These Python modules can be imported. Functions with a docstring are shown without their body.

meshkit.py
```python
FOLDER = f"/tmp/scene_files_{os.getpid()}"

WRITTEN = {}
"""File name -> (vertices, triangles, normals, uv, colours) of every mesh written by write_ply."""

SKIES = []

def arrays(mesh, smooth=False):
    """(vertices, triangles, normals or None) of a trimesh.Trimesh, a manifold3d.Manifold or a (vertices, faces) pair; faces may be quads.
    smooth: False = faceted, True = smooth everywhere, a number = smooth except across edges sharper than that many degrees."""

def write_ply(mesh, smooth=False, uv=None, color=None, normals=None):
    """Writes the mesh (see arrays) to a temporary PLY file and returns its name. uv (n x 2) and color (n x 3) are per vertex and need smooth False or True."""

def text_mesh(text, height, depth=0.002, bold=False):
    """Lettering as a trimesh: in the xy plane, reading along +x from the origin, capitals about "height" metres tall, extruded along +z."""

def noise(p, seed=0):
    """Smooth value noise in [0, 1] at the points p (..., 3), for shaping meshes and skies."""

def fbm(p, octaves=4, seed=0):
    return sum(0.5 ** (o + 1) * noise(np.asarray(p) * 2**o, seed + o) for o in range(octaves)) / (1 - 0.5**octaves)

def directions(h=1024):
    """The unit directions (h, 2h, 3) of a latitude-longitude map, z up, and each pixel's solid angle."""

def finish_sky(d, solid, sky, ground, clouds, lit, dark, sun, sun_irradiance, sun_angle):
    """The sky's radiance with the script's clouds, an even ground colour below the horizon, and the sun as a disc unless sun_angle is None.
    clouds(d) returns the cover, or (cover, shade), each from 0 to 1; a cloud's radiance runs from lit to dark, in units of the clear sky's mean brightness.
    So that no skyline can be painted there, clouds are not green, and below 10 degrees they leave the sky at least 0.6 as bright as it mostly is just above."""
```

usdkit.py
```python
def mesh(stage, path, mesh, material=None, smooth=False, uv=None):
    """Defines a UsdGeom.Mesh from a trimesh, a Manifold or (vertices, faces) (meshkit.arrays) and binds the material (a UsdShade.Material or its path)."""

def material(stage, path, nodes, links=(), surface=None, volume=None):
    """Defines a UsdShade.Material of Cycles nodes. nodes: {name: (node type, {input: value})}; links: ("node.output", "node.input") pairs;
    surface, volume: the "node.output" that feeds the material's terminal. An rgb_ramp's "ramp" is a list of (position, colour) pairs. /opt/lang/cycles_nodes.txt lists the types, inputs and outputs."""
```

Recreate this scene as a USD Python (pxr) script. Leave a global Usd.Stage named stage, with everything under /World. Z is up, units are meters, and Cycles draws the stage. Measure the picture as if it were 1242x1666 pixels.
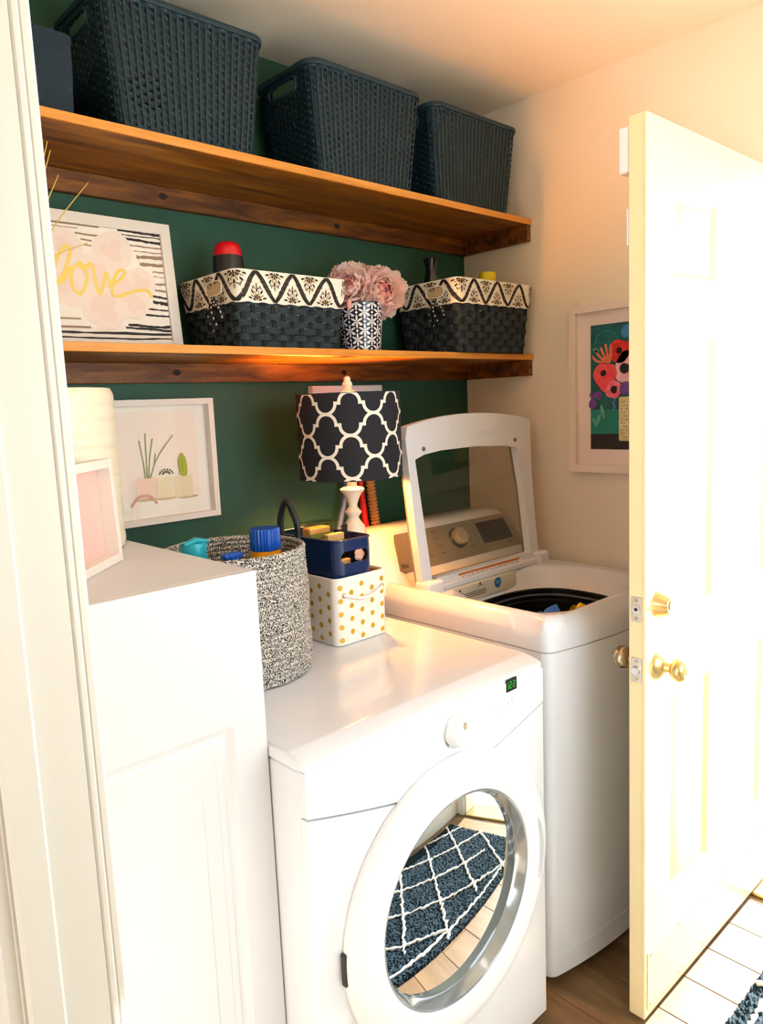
import math, random
import numpy as np, trimesh, manifold3d as m3
import shapely
from shapely.geometry import Polygon, LineString, Point, box as sbox
from shapely.ops import unary_union
from shapely import affinity
import usdkit, meshkit
from pxr import Usd, UsdGeom, UsdLux, UsdShade, Gf, Sdf

random.seed(7); rng = np.random.default_rng(7)
stage = Usd.Stage.CreateInMemory()
UsdGeom.SetStageUpAxis(stage, UsdGeom.Tokens.z); UsdGeom.SetStageMetersPerUnit(stage, 1.0)
UsdGeom.Xform.Define(stage, '/World'); UsdGeom.Scope.Define(stage, '/World/Looks')
PI = math.pi

# ------------------------------------------------------------------ camera, light, exposure
EXPOSURE = -0.18
def look(path, kind, pos, zaxis, up=(0, 0, 1)):
    """prim whose local -Z points against zaxis"""
    z = np.array(zaxis, float); z /= np.linalg.norm(z)
    x = np.cross(up, z); x /= np.linalg.norm(x); y = np.cross(z, x)
    p = kind.Define(stage, path)
    M = Gf.Matrix4d(*x, 0, *y, 0, *z, 0, *map(float, pos), 1)
    UsdGeom.Xformable(p).AddTransformOp().Set(M)
    return p
CX, CY, CZ, YAW, PITCH, ROLL, FPX = -2.1776, -1.8571, 1.49, .7448, -.1399, -.0423, 1213.2
fw = np.array([math.sin(YAW) * math.cos(PITCH), math.cos(YAW) * math.cos(PITCH), math.sin(PITCH)])
r0 = np.array([math.cos(YAW), -math.sin(YAW), 0]); u0 = np.cross(r0, fw)
up = -r0 * math.sin(ROLL) + u0 * math.cos(ROLL)
cam = look('/World/camera', UsdGeom.Camera, (CX, CY, CZ), -fw, up)
cam.CreateHorizontalApertureAttr(36.0); cam.CreateVerticalApertureAttr(36.0 * 1666 / 1242)
cam.CreateFocalLengthAttr(36.0 * FPX / 1242); cam.CreateClippingRangeAttr((.02, 200.0))
cam.CreateExposureAttr(EXPOSURE)

def light_attr(l, inten, col, **k):
    l.CreateIntensityAttr(inten); l.CreateColorAttr(Gf.Vec3f(*col))
    for a, b in k.items(): getattr(l, f'Create{a}Attr')(b)
dome = UsdLux.DomeLight.Define(stage, '/World/sky_light'); light_attr(dome, 1.6, (.80, .90, 1.0))
sun = look('/World/sun_light', UsdLux.DistantLight, (0, 0, 5), (1, -.065, .60)); light_attr(sun, 11.0, (1, .97, .93), Angle=.6, Normalize=True)
# area lights for the unseen front and hall windows, placed to brighten the nook
unseen_win_light = look('/World/unseen_window_light', UsdLux.RectLight, (-1.05, -2.28, 1.55), (0, -1, 0)); light_attr(unseen_win_light, 4.2, (.88, .95, 1.0), Width=1.0, Height=1.1)
unseen_hall_light = look('/World/unseen_hall_window_light', UsdLux.RectLight, (-4.28, -1.2, 1.5), (-1, 0, 0)); light_attr(unseen_hall_light, 5.0, (1, .97, .92), Width=1.6, Height=1.3)

# ------------------------------------------------------------------ helpers
def lin(h):
    h = h.lstrip('#'); c = np.array([int(h[i:i + 2], 16) for i in (0, 2, 4)]) / 255
    return tuple(np.where(c <= .04045, c / 12.92, ((c + .055) / 1.055) ** 2.4))
def M(name, col, rough=.5, metal=0, bump=None, var=None, **extra):
    """principled material; bump=(scale,strength); var=(scale,colour2) mottling"""
    col = lin(col) if isinstance(col, str) else col
    n = {'p': ('principled_bsdf', dict(base_color=col, roughness=rough, metallic=metal, **extra)), 'tc': ('texture_coordinate', {})}
    l = []
    if bump:
        n['bn'] = ('noise_texture', dict(scale=bump[0], detail=3.0)); n['b'] = ('bump', dict(strength=bump[1], distance=.002))
        l += [('tc.object', 'bn.vector'), ('bn.fac', 'b.height'), ('b.normal', 'p.normal')]
    if var:
        n['vn'] = ('noise_texture', dict(scale=var[0], detail=4.0)); n['vr'] = ('rgb_ramp', dict(ramp=[(.3, col), (.7, lin(var[1]))]))
        l += [('tc.object', 'vn.vector'), ('vn.fac', 'vr.fac'), ('vr.color', 'p.base_color')]
    return usdkit.material(stage, f'/World/Looks/{name}', n, l, surface='p.BSDF')
def wood(name, stops, scale=(1.2, 16, 16), rough=.45, seed=0.0, bump=.25):
    n = {'tc': ('texture_coordinate', {}), 'mp': ('mapping', dict(scale=scale, location=(seed, seed * .7, seed * 1.3))),
         'n1': ('noise_texture', dict(scale=3.0, detail=6.0, roughness=.62, distortion=.6)),
         'mp2': ('mapping', dict(scale=tuple(s * 6 for s in scale))), 'n2': ('noise_texture', dict(scale=6.0, detail=3.0)),
         'mx': ('mix_float', dict(fac=.28)), 'r': ('rgb_ramp', dict(ramp=[(p, lin(c)) for p, c in stops])),
         'b': ('bump', dict(strength=bump, distance=.001)), 'p': ('principled_bsdf', dict(roughness=rough))}
    l = [('tc.object', 'mp.vector'), ('mp.vector', 'n1.vector'), ('mp.vector', 'mp2.vector'), ('mp2.vector', 'n2.vector'), ('n1.fac', 'mx.a'), ('n2.fac', 'mx.b'),
         ('mx.result', 'r.fac'), ('r.color', 'p.base_color'), ('mx.result', 'b.height'), ('b.normal', 'p.normal')]
    return usdkit.material(stage, f'/World/Looks/{name}', n, l, surface='p.BSDF')
def speckle(name, c1, c2, c3, scale, rough=.9, map_scale=(1, 1, 1)):
    n = {'tc': ('texture_coordinate', {}), 'mp': ('mapping', dict(scale=map_scale)), 'n': ('noise_texture', dict(scale=scale, detail=1.5)),
         'r': ('rgb_ramp', dict(ramp=[(.0, lin(c1)), (.42, lin(c2)), (.49, lin(c3))], interpolate=False)), 'b': ('bump', dict(strength=.6, distance=.002)),
         'p': ('principled_bsdf', dict(roughness=rough))}
    l = [('tc.object', 'mp.vector'), ('mp.vector', 'n.vector'), ('n.fac', 'r.fac'), ('r.color', 'p.base_color'), ('n.fac', 'b.height'), ('b.normal', 'p.normal')]
    return usdkit.material(stage, f'/World/Looks/{name}', n, l, surface='p.BSDF')
def emit(name, col, s):
    return usdkit.material(stage, f'/World/Looks/{name}', {'e': ('emission', dict(color=lin(col), strength=s))}, surface='e.emission')
def pane(name, tint=(1, 1, 1), ior=1.45, rough=.0):
    f0 = ((ior - 1) / (ior + 1)) ** 2
    n = {'t': ('transparent_bsdf', dict(color=tint)), 'g': ('glossy_bsdf', dict(color=(1, 1, 1), roughness=rough)), 'w': ('layer_weight', dict(blend=.5)),
         'q': ('math', dict(math_type='power', value2=4.0)), 'f': ('math', dict(math_type='multiply_add', value2=1 - f0, value3=f0)), 'm': ('mix_closure', {})}
    return usdkit.material(stage, f'/World/Looks/{name}', n, [('w.facing', 'q.value1'), ('q.value', 'f.value1'), ('f.value', 'm.fac'), ('t.BSDF', 'm.closure1'), ('g.BSDF', 'm.closure2')], surface='m.closure')

used = {}
def numbered(par, name):
    k = used.get((par, name), 0); used[(par, name)] = k + 1
    return f'{par}/{name}' if k == 0 else f'{par}/{name}_{k:03d}'
SIZE, SHIFT = 1.0, np.zeros(3)          # size and place of the group of things being built (see the dryer group)
def place(v): return np.asarray(v, float) * SIZE + SHIFT
class T:
    """a thing, a part or a piece of the setting; base is the thing's origin as drafted, o where it stands in the world"""
    def __init__(s, prim, base): s.prim, s.path, s.base = prim, str(prim.GetPath()), np.array(base, float); s.o = place(s.base)
def tag(prim, label=None, cat=None, group=None, kind=None):
    prim = prim.prim if isinstance(prim, T) else prim
    for k, v in (('label', label), ('category', cat), ('group', group), ('kind', kind)):
        if v: prim.SetCustomDataByKey(k, v)
def thing(name, label, cat, base, group=None, kind=None):
    x = UsdGeom.Xform.Define(stage, numbered('/World', name)); x.AddTranslateOp().Set(Gf.Vec3d(*map(float, place(base))))
    tag(x.GetPrim(), label, cat, group, kind)
    return T(x.GetPrim(), base)
def as_mesh(m):
    if isinstance(m, m3.Manifold):
        q = m.to_mesh(); return trimesh.Trimesh(q.vert_properties[:, :3], q.tri_verts, process=False)
    if isinstance(m, tuple):
        v, f = np.asarray(m[0], float), np.asarray(m[1], int)
        if f.shape[1] == 4: f = np.vstack([f[:, [0, 1, 2]], f[:, [0, 2, 3]]])
        return trimesh.Trimesh(v, f, process=False)
    return m
def J(*ms): return trimesh.util.concatenate([as_mesh(m) for m in ms])
def add(par, name, mesh, mat, smooth=30, label=None, kind=None):
    """mesh in world coordinates -> a child of par"""
    m = as_mesh(mesh).copy(); m.vertices = place(m.vertices) - par.o
    g = usdkit.mesh(stage, numbered(par.path, name), m, mat, smooth=smooth)
    tag(g.GetPrim(), label, None, None, kind)
    return T(g.GetPrim(), par.base)
def single(name, mesh, mat, label, cat, base, group=None, smooth=30, kind=None):
    m = as_mesh(mesh).copy(); m.vertices = place(m.vertices) - place(base)
    g = usdkit.mesh(stage, numbered('/World', name), m, mat, smooth=smooth)
    UsdGeom.Xformable(g).AddTranslateOp().Set(Gf.Vec3d(*map(float, place(base))))
    tag(g.GetPrim(), label, cat, group, kind)
    return T(g.GetPrim(), base)
def struct(name, mesh, mat, label=None, cat=None, smooth=30):
    return single(name, mesh, mat, label, cat, (0, 0, 0), smooth=smooth, kind='structure')
def copy_of(root, base, label):
    d = root.prim.GetCustomData()
    t = thing(root.prim.GetName(), label, d['category'], base, d.get('group'))
    t.prim.GetReferences().AddInternalReference(root.prim.GetPath()); t.prim.SetInstanceable(True)
    return t

def box(lo, hi): return m3.Manifold.cube([b - a for a, b in zip(lo, hi)]).translate(list(map(float, lo)))
def hull(pts): return m3.Manifold.hull_points(np.asarray(pts, float))
def cbox(lo, hi, c=.002):
    lo, hi = np.array(lo, float), np.array(hi, float); P = []
    for k in range(8):
        s = [(k >> i) & 1 for i in range(3)]; p = np.where(s, hi, lo)
        for i in range(3):
            q = p.copy()
            for j in range(3):
                if j != i: q[j] += -c if s[j] else c
            P.append(q)
    return hull(P)
def rbox(lo, hi, r, seg=20):
    lo, hi = np.array(lo, float) + r, np.array(hi, float) - r
    return m3.Manifold.batch_hull([m3.Manifold.sphere(r, seg).translate([float(v) for v in np.where([(k >> i) & 1 for i in range(3)], hi, lo)]) for k in range(8)])
def frustum(lo, hi, inset, axis_out):
    """box-like hull on the xz plane: back rect lo..hi at y0, front rect inset at y1 (axis_out=(y0,y1))"""
    (x0, z0), (x1, z1) = lo, hi; y0, y1 = axis_out
    return hull([(x, y0, z) for x in (x0, x1) for z in (z0, z1)] + [(x, y1, z) for x in (x0 + inset, x1 - inset) for z in (z0 + inset, z1 - inset)])
def cyl(p0, p1, r0, r1=None, seg=32):
    p0, p1 = np.array(p0, float), np.array(p1, float); r1 = r0 if r1 is None else r1
    return lathe([(0, 0), (r0, 0), (r1, np.linalg.norm(p1 - p0)), (0, np.linalg.norm(p1 - p0))], p0, p1 - p0, seg)
def frame_of(d):
    d = np.array(d, float); d /= np.linalg.norm(d); a = np.array([0, 0, 1.0]) if abs(d[2]) < .9 else np.array([1.0, 0, 0])
    x = np.cross(a, d); x /= np.linalg.norm(x); return x, np.cross(d, x), d
def lathe(prof, c=(0, 0, 0), axis=(0, 0, 1), seg=40, sx=1.0, sy=1.0):
    prof = np.array(prof, float); a = np.linspace(0, 2 * PI, seg, endpoint=False); n = len(prof)
    X, Y, Z = frame_of(axis)
    V = (np.cos(a)[:, None, None] * prof[None, :, 0:1] * X * sx + np.sin(a)[:, None, None] * prof[None, :, 0:1] * Y * sy + prof[None, :, 1:2] * Z).reshape(-1, 3) + np.array(c, float)
    F = [(i * n + k, ((i + 1) % seg) * n + k, ((i + 1) % seg) * n + k + 1, i * n + k + 1) for i in range(seg) for k in range(n - 1)]
    m = as_mesh((V, np.array(F))); m.merge_vertices(); m.update_faces(m.nondegenerate_faces()); return m
def smoothline(pts, n=8, closed=False):
    P = np.array(pts, float); k = len(P); out = []
    idx = lambda i: P[i % k] if closed else P[min(max(i, 0), k - 1)]
    for i in range(k if closed else k - 1):
        p0, p1, p2, p3 = idx(i - 1), idx(i), idx(i + 1), idx(i + 2)
        for t in np.linspace(0, 1, n, endpoint=False):
            out.append(.5 * ((2 * p1) + (-p0 + p2) * t + (2 * p0 - 5 * p1 + 4 * p2 - p3) * t * t + (-p0 + 3 * p1 - 3 * p2 + p3) * t ** 3))
    if not closed: out.append(P[-1])
    return np.array(out)
def tube(pts, r, seg=10, closed=False, flat=1.0):
    P = np.array(pts, float); n = len(P); r = np.broadcast_to(np.asarray(r, float), (n,))
    tg = (np.roll(P, -1, 0) - np.roll(P, 1, 0)) if closed else np.gradient(P, axis=0)
    tg /= np.linalg.norm(tg, axis=1, keepdims=True) + 1e-12
    x = frame_of(tg[0])[0]; V = []; a = np.linspace(0, 2 * PI, seg, endpoint=False)
    for i in range(n):
        x = x - tg[i] * (x @ tg[i]); x /= np.linalg.norm(x); y = np.cross(tg[i], x)
        V.append(P[i] + r[i] * (np.cos(a)[:, None] * x + flat * np.sin(a)[:, None] * y))
    V = np.concatenate(V); F = []
    for i in range(n if closed else n - 1):
        j = (i + 1) % n
        F += [(i * seg + k, i * seg + (k + 1) % seg, j * seg + (k + 1) % seg, j * seg + k) for k in range(seg)]
    m = as_mesh((V, np.array(F)))
    if not closed:
        c0, c1 = len(V), len(V) + 1
        caps = [(c0, (k + 1) % seg, k) for k in range(seg)] + [(c1, (n - 1) * seg + k, (n - 1) * seg + (k + 1) % seg) for k in range(seg)]
        m = trimesh.Trimesh(np.vstack([m.vertices, P[0], P[-1]]), np.vstack([m.faces, caps]), process=False)
    return m
def polys(g):
    if g.is_empty: return []
    if g.geom_type == 'Polygon': return [g]
    return [p for q in g.geoms for p in polys(q)] if hasattr(g, 'geoms') else []
def tri2(p):
    p = p.simplify(1e-5)
    v, f = trimesh.creation.triangulate_polygon(p, engine='earcut'); return np.asarray(v), np.asarray(f)
def plate(g, fn, depth=None):
    """flat sheet(s) of the shapely shape g put into the world by fn(x,y[,h]); with depth an extruded solid"""
    ms = []
    for p in polys(g):
        if p.area < 1e-9: continue
        if depth is None:
            v, f = tri2(p); ms.append(trimesh.Trimesh(fn(v[:, 0], v[:, 1], 0 * v[:, 0]), f, process=False))
        else:
            m = trimesh.creation.extrude_polygon(p.simplify(1e-5), depth, engine='earcut'); v = m.vertices
            ms.append(trimesh.Trimesh(fn(v[:, 0], v[:, 1], v[:, 2]), m.faces, process=False))
    return J(*ms)
def wrap(g, fn, ds):
    """printed sheet of shape g on a curved surface fn(s, z): cut into strips ds wide"""
    ms = []
    for p in polys(g):
        x0, y0, x1, y1 = p.bounds
        for k in range(int(math.floor(x0 / ds)), int(math.ceil(x1 / ds))):
            for q in polys(p.intersection(sbox(k * ds, y0 - 1, (k + 1) * ds, y1 + 1))):
                if q.area > 1e-9:
                    v, f = trimesh.creation.triangulate_polygon(q, engine='earcut'); v = np.asarray(v)
                    ms.append(trimesh.Trimesh(fn(v[:, 0], v[:, 1]), np.asarray(f), process=False))
    return J(*ms)
def ell(x, y, a, b, rot=0, n=10): return affinity.translate(affinity.rotate(affinity.scale(Point(0, 0).buffer(1, n), a, b), rot), x, y)
def XZ(y, sgn=-1):  # sheet facing -y
    return lambda a, b, h: np.stack([a, np.broadcast_to(np.asarray(y, float), a.shape) + sgn * h, b], 1)
class RR:
    """rounded rectangle loop (counter-clockwise from the front-left corner, front is -y), s in metres of the reference loop"""
    def __init__(s, w, d, r, n=8):
        P, N = [], []
        for cx, cy, a0 in ((w / 2 - r, -d / 2 + r, -PI / 2), (w / 2 - r, d / 2 - r, 0), (-w / 2 + r, d / 2 - r, PI / 2), (-w / 2 + r, -d / 2 + r, PI)):
            for a in np.linspace(a0, a0 + PI / 2, n + 1): P.append((cx + r * math.cos(a), cy + r * math.sin(a))); N.append((math.cos(a), math.sin(a)))
        P.append(P[0]); N.append(N[0]); s.P, s.N = np.array(P), np.array(N)
        s.S = np.concatenate([[0], np.cumsum(np.linalg.norm(np.diff(s.P, axis=0), axis=1))]); s.L = s.S[-1]; s.w, s.d, s.r = w, d, r
        s.s_front = s.L - (w - 2 * r)      # the front straight runs from s_front to L, left to right
    def __call__(s, t, k=1.0, ky=None, off=0.0):
        t = np.mod(t, s.L); ky = k if ky is None else ky
        x, y = np.interp(t, s.S, s.P[:, 0]), np.interp(t, s.S, s.P[:, 1]); nx, ny = np.interp(t, s.S, s.N[:, 0]), np.interp(t, s.S, s.N[:, 1])
        return x * k + nx * off, y * ky + ny * off, nx, ny
def ringwall(loop, rows, n=120, closed_bottom=False):
    """rows: (k, off, z) loops joined into a skin"""
    t = np.linspace(0, loop.L, n, endpoint=False); V = []
    for k, off, z in rows:
        x, y, _, _ = loop(t, k, off=off); V.append(np.stack([x, y, np.full(n, z)], 1))
    V = np.concatenate(V); R = len(rows)
    F = [(i * n + k, i * n + (k + 1) % n, (i + 1) * n + (k + 1) % n, (i + 1) * n + k) for i in range(R - 1) for k in range(n)]
    m = as_mesh((V, np.array(F)))
    if closed_bottom:
        c = len(V); m = trimesh.Trimesh(np.vstack([m.vertices, [0, 0, rows[0][2]]]), np.vstack([m.faces, [(c, (k + 1) % n, k) for k in range(n)]]), process=False)
    return m
def at(m, c): m = as_mesh(m).copy(); m.vertices = m.vertices + np.array(c, float); return m

# ------------------------------------------------------------------ materials
W_wall = M('cream_wall_paint', '#f0e4d0', .75, bump=(90, .08))
W_ceil = M('ceiling_paint', '#f2e6d0', .85)
W_green = M('deep_green_wall_paint', '#20543f', .62, bump=(120, .1), var=(6, '#1c4a3a'))
W_trim = M('white_trim_paint', '#d9d6cf', .4)
W_white = M('white_cabinet_paint', '#d3d4d8', .45)
W_enamel = M('white_enamel', '#e2e6ee', .18, coat_weight=.4)
W_plastic = M('white_plastic', '#e2e5ea', .32)
W_frame = M('white_frame_paint', '#e9e2d8', .45)
W_cream = M('cream_painted_wood', '#f3e6cf', .5)
D_cream = M('cream_door_paint', '#e8d8ac', .38)
BRASS = M('satin_brass', '#d8bd84', .3, 1.0)
NICKEL = M('antique_nickel', '#b8aa8e', .28, 1.0)
STEEL = M('steel', '#cfcac0', .35, 1.0)
CHROME = M('chrome', '#d8d8da', .12, 1.0)
KICK = M('kick_plate_brass', '#f0dca6', .36, .3)
BLACKISH = M('black_plastic', '#15171a', .4)
NAVYK = M('dark_teal_plastic', '#17313b', .5, specular_ior_level=.35)
NAVY = M('navy_plastic', '#0f2a5c', .18, coat_weight=.5)
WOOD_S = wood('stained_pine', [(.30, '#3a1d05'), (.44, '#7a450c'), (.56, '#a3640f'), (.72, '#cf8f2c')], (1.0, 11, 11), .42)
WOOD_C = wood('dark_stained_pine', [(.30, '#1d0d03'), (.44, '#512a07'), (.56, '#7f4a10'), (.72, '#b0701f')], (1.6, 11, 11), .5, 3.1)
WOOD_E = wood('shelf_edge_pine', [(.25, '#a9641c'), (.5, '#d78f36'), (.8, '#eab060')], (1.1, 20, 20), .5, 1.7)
PLANKS = [wood(f'floor_oak_{k}', [(.2, a), (.55, b), (.85, c)], (9, 1.0, 9), .45, 2.3 * k) for k, (a, b, c) in enumerate((('#4f3a24', '#7d6142', '#9a7c58'), ('#57412a', '#866b4b', '#a58a66'), ('#463320', '#73583b', '#927552')))]

# ------------------------------------------------------------------ setting
YJ = -1.10; LX0, LX1 = -2.0, -1.906; H = 2.48; YF = -2.06
floor = thing('floor', 'brown wood plank floor of the laundry nook', None, (0, 0, 0), kind='structure')
add(floor, 'subfloor', box((-4.3, -3.3, -.06), (.1, 1.0, -.013)), M('subfloor', '#2a2018', .9))
pw, g = .14, .0006
for i in range(15):
    x1 = .1 - i * pw; x0 = x1 - pw; y = .0 - rng.uniform(0, .8)
    ys = [0.0] + [y - k * 1.2 for k in range(3) if y - k * 1.2 > -2.0] + [-2.06]
    for a, b in zip(ys[:-1], ys[1:]):
        if a - b > .02: add(floor, 'plank', cbox((x0 + g, b + g, -.013), (x1 - g, a - g, 0), .0012), PLANKS[(i * 2 + int(-a * 3)) % 3], smooth=False)
struct('floor_hall', box((-4.3, -3.3, -.013), (-2.0, 1.0, 0)), M('hall_floor', '#a08a6c', .5))
struct('ceiling', box((-4.3, -3.3, H), (.1, 1.0, H + .05)), W_ceil, 'cream painted ceiling over the shelves', None)
struct('wall_back', box((-2.0, 0, 0), (.1, .08, H)), W_green, 'deep green painted wall behind the shelves')
OY0, OY1, OZ = -1.95, -1.0378, 2.075
wr = m3.Manifold.batch_boolean([box((0, OY1, 0), (.11, .08, H)), box((0, YF - .1, 0), (.11, OY0, H)), box((0, OY0 - .01, OZ), (.11, OY1 + .01, H))], m3.OpType.Add)
struct('wall_right', wr, W_wall, 'cream painted wall on the right with the outer doorway')
wl = m3.Manifold.batch_boolean([box((LX0, YJ + .012, 0), (LX1, 1.0, H)), box((LX0, -3.3, 0), (LX1, -2.0, H)), box((LX0, -2.01, 2.08), (LX1, YJ + .02, H))], m3.OpType.Add)
struct('wall_left', wl, W_wall, 'cream wall beside the cabinet with the doorway')
wf = box((LX1, YF - .1, 0), (.0, YF, H)) - box((-1.55, YF - .2, 1.0), (-.55, YF + .1, 2.1))
struct('wall_front', wf, M('grey_green_wall_paint', '#d9dcd2', .8), 'pale wall facing the machines')
win = thing('unseen_window_1', 'unseen white framed window in the wall facing the machines, lighting their fronts', None, (-1.05, YF, 1.0), kind='structure')  # window out of view, placed so soft daylight reaches the machine fronts
for n_, lo, hi in (('frame_jamb', (-1.55, 1.0), (-1.51, 2.1)), ('frame_jamb', (-.59, 1.0), (-.55, 2.1)), ('frame_rail', (-1.51, 1.0), (-.59, 1.04)), ('frame_rail', (-1.51, 2.06), (-.59, 2.1)), ('sash_rail', (-1.51, 1.53), (-.59, 1.57))):
    add(win, n_, cbox((lo[0], YF - .09, lo[1]), (hi[0], YF - .03, hi[1])), W_trim)
add(win, 'sill', cbox((-1.6, YF - .03, .975), (-.5, YF + .04, 1.0)), W_trim)
add(win, 'pane', box((-1.51, YF - .062, 1.04), (-.59, YF - .058, 2.06)), pane('unseen_window_glass'))
struct('baseboard_front', cbox((LX1, YF, 0), (0, YF + .015, .12), .004), W_trim, 'white baseboard under the unseen window')
struct('baseboard_right', cbox((-.013, -.94, 0), (0, 0, .10), .003), W_trim, 'white baseboard behind the washer')
# outer door frame
tr = thing('trim_1', 'white frame of the outer doorway', None, (0, 0, 0), kind='structure')
add(tr, 'hinge_jamb', box((-.012, OY1, 0), (.11, OY1 + .008, OZ)), W_trim)
add(tr, 'latch_jamb', box((-.002, OY0 - .002, 0), (.112, OY0 + .02, OZ)), W_trim)
add(tr, 'head_jamb', box((-.002, OY0, OZ - .018), (.112, OY1, OZ + .002)), W_trim)
for y0_, y1_ in ((OY1, OY1 + .05), (OY0 - .06, OY0)): add(tr, 'casing', cbox((-.016, y0_, 0), (0, y1_, OZ - .03), .004), W_trim)
add(tr, 'threshold', cbox((-.02, OY0 + .02, 0), (.13, OY1, .012), .004), BRASS)
# doorway beside the camera: jamb, stop, casings
tl = thing('trim_2', 'white jamb and casing of the doorway the view looks through', None, (0, 0, 0), kind='structure')
add(tl, 'jamb', cbox((-2.0, YJ, 0), (-1.914, YJ + .02, 2.08), .001), W_trim)
add(tl, 'door_stop', cbox((-1.997, YJ - .011, 0), (-1.962, YJ, 2.08), .003), W_trim)
add(tl, 'casing', cbox((LX1 - .001, YJ + .0005, 0), (LX1 + .013, YJ + .07, 2.14), .004), W_trim)
add(tl, 'back_band', cbox((-1.914, YJ - .001, 0), (-1.904, YJ + .02, 2.08), .003), W_trim)
cp = [(0, 0), (0, .012), (.012, .016), (.02, .011), (.05, .013), (.058, .020), (.07, .020), (.07, 0)]
add(tl, 'hall_casing', plate(Polygon(cp), lambda a, b, h: np.stack([-2.0 - b, YJ + .002 + a, h], 1), 2.14), W_trim, 20)
# hall behind the camera, ground outside
hall = M('hall_wall_paint', '#efe6d8', .8)
hw = box((-4.25, -3.3, 0), (-4.17, 1.0, H)) - box((-4.4, -2.0, .85), (-4.0, -.4, 2.15))
struct('wall_hall_back', hw, hall); struct('wall_hall_left', box((-4.25, .95, 0), (-2.0, 1.05, H)), hall); struct('wall_hall_right', box((-4.25, -3.4, 0), (-2.0, -3.3, H)), hall)
w2 = thing('unseen_window_2', 'unseen white framed hall window behind the camera', None, (-4.2, -1.2, .85), kind='structure')  # out of view, placed to light the nook from behind the camera
add(w2, 'frame', J(*[cbox((-4.24, a, b), (-4.18, c, d)) for a, b, c, d in ((-2.0, .85, -1.95, 2.15), (-.45, .85, -.4, 2.15), (-1.95, .85, -.45, .9), (-1.95, 2.1, -.45, 2.15), (-1.225, .9, -1.175, 2.1))]), W_trim)
struct('ground', box((.13, -30, -.08), (40, 30, -.02)), M('pale_concrete', '#cfc8ba', .9, var=(3, '#bdb5a6')))

# ------------------------------------------------------------------ outer door, open
DX0, DX1, DY0, DY1, DZ0, DZ1 = -.676, .118, -1.0786, -1.0390, .014, 2.052
PH = (DX0, DY1, DZ0)
door = thing('door_1', 'cream six panel outer door standing open in front of the washer', None, (DX0, DY1, DZ0), kind='structure')
UsdGeom.Xformable(door.prim).AddRotateYOp().Set(-.60)
rows = [(1.742, 1.915), (.985, 1.62), (.29, .79)]; cols = [(-.552, -.345), (-.205, .0)]
slab = cbox((DX0, DY0, DZ0), (DX1, DY1, DZ1), .0015)
pk = []
for z0, z1 in rows:
    for x0, x1 in cols: pk.append(frustum((x0, z0), (x1, z1), .012, (DY0 - .0001, DY0 + .009)))
slab = slab - m3.Manifold.batch_boolean(pk, m3.OpType.Add)
slab = slab - box((DX0 - .01, DY0 + .006, DZ0 - .1), (DX0 + .0012, DY0 + .0085, DZ1 + .1))
add(door, 'slab', slab, D_cream, 20)
for z0, z1 in rows:
    for x0, x1 in cols: add(door, 'panel', frustum((x0 + .016, z0 + .016), (x1 - .016, z1 - .016), .022, (DY0 + .0092, DY0 + .0015)), D_cream, 20)
kx, kz, dz = -.618, .884, 1.028
rose = lathe([(0, 0), (.033, 0), (.033, .004), (.026, .014), (.014, .020), (.011, .030), (.010, .036)], (kx, DY0, kz), (0, -1, 0))
kn = add(door, 'knob', J(rose, lathe([(0, .030), (.013, .032), (.022, .038), (.027, .048), (.0265, .058), (.021, .066), (.012, .069), (0, .069)], (kx, DY0, kz), (0, -1, 0))), BRASS, 40)
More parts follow.
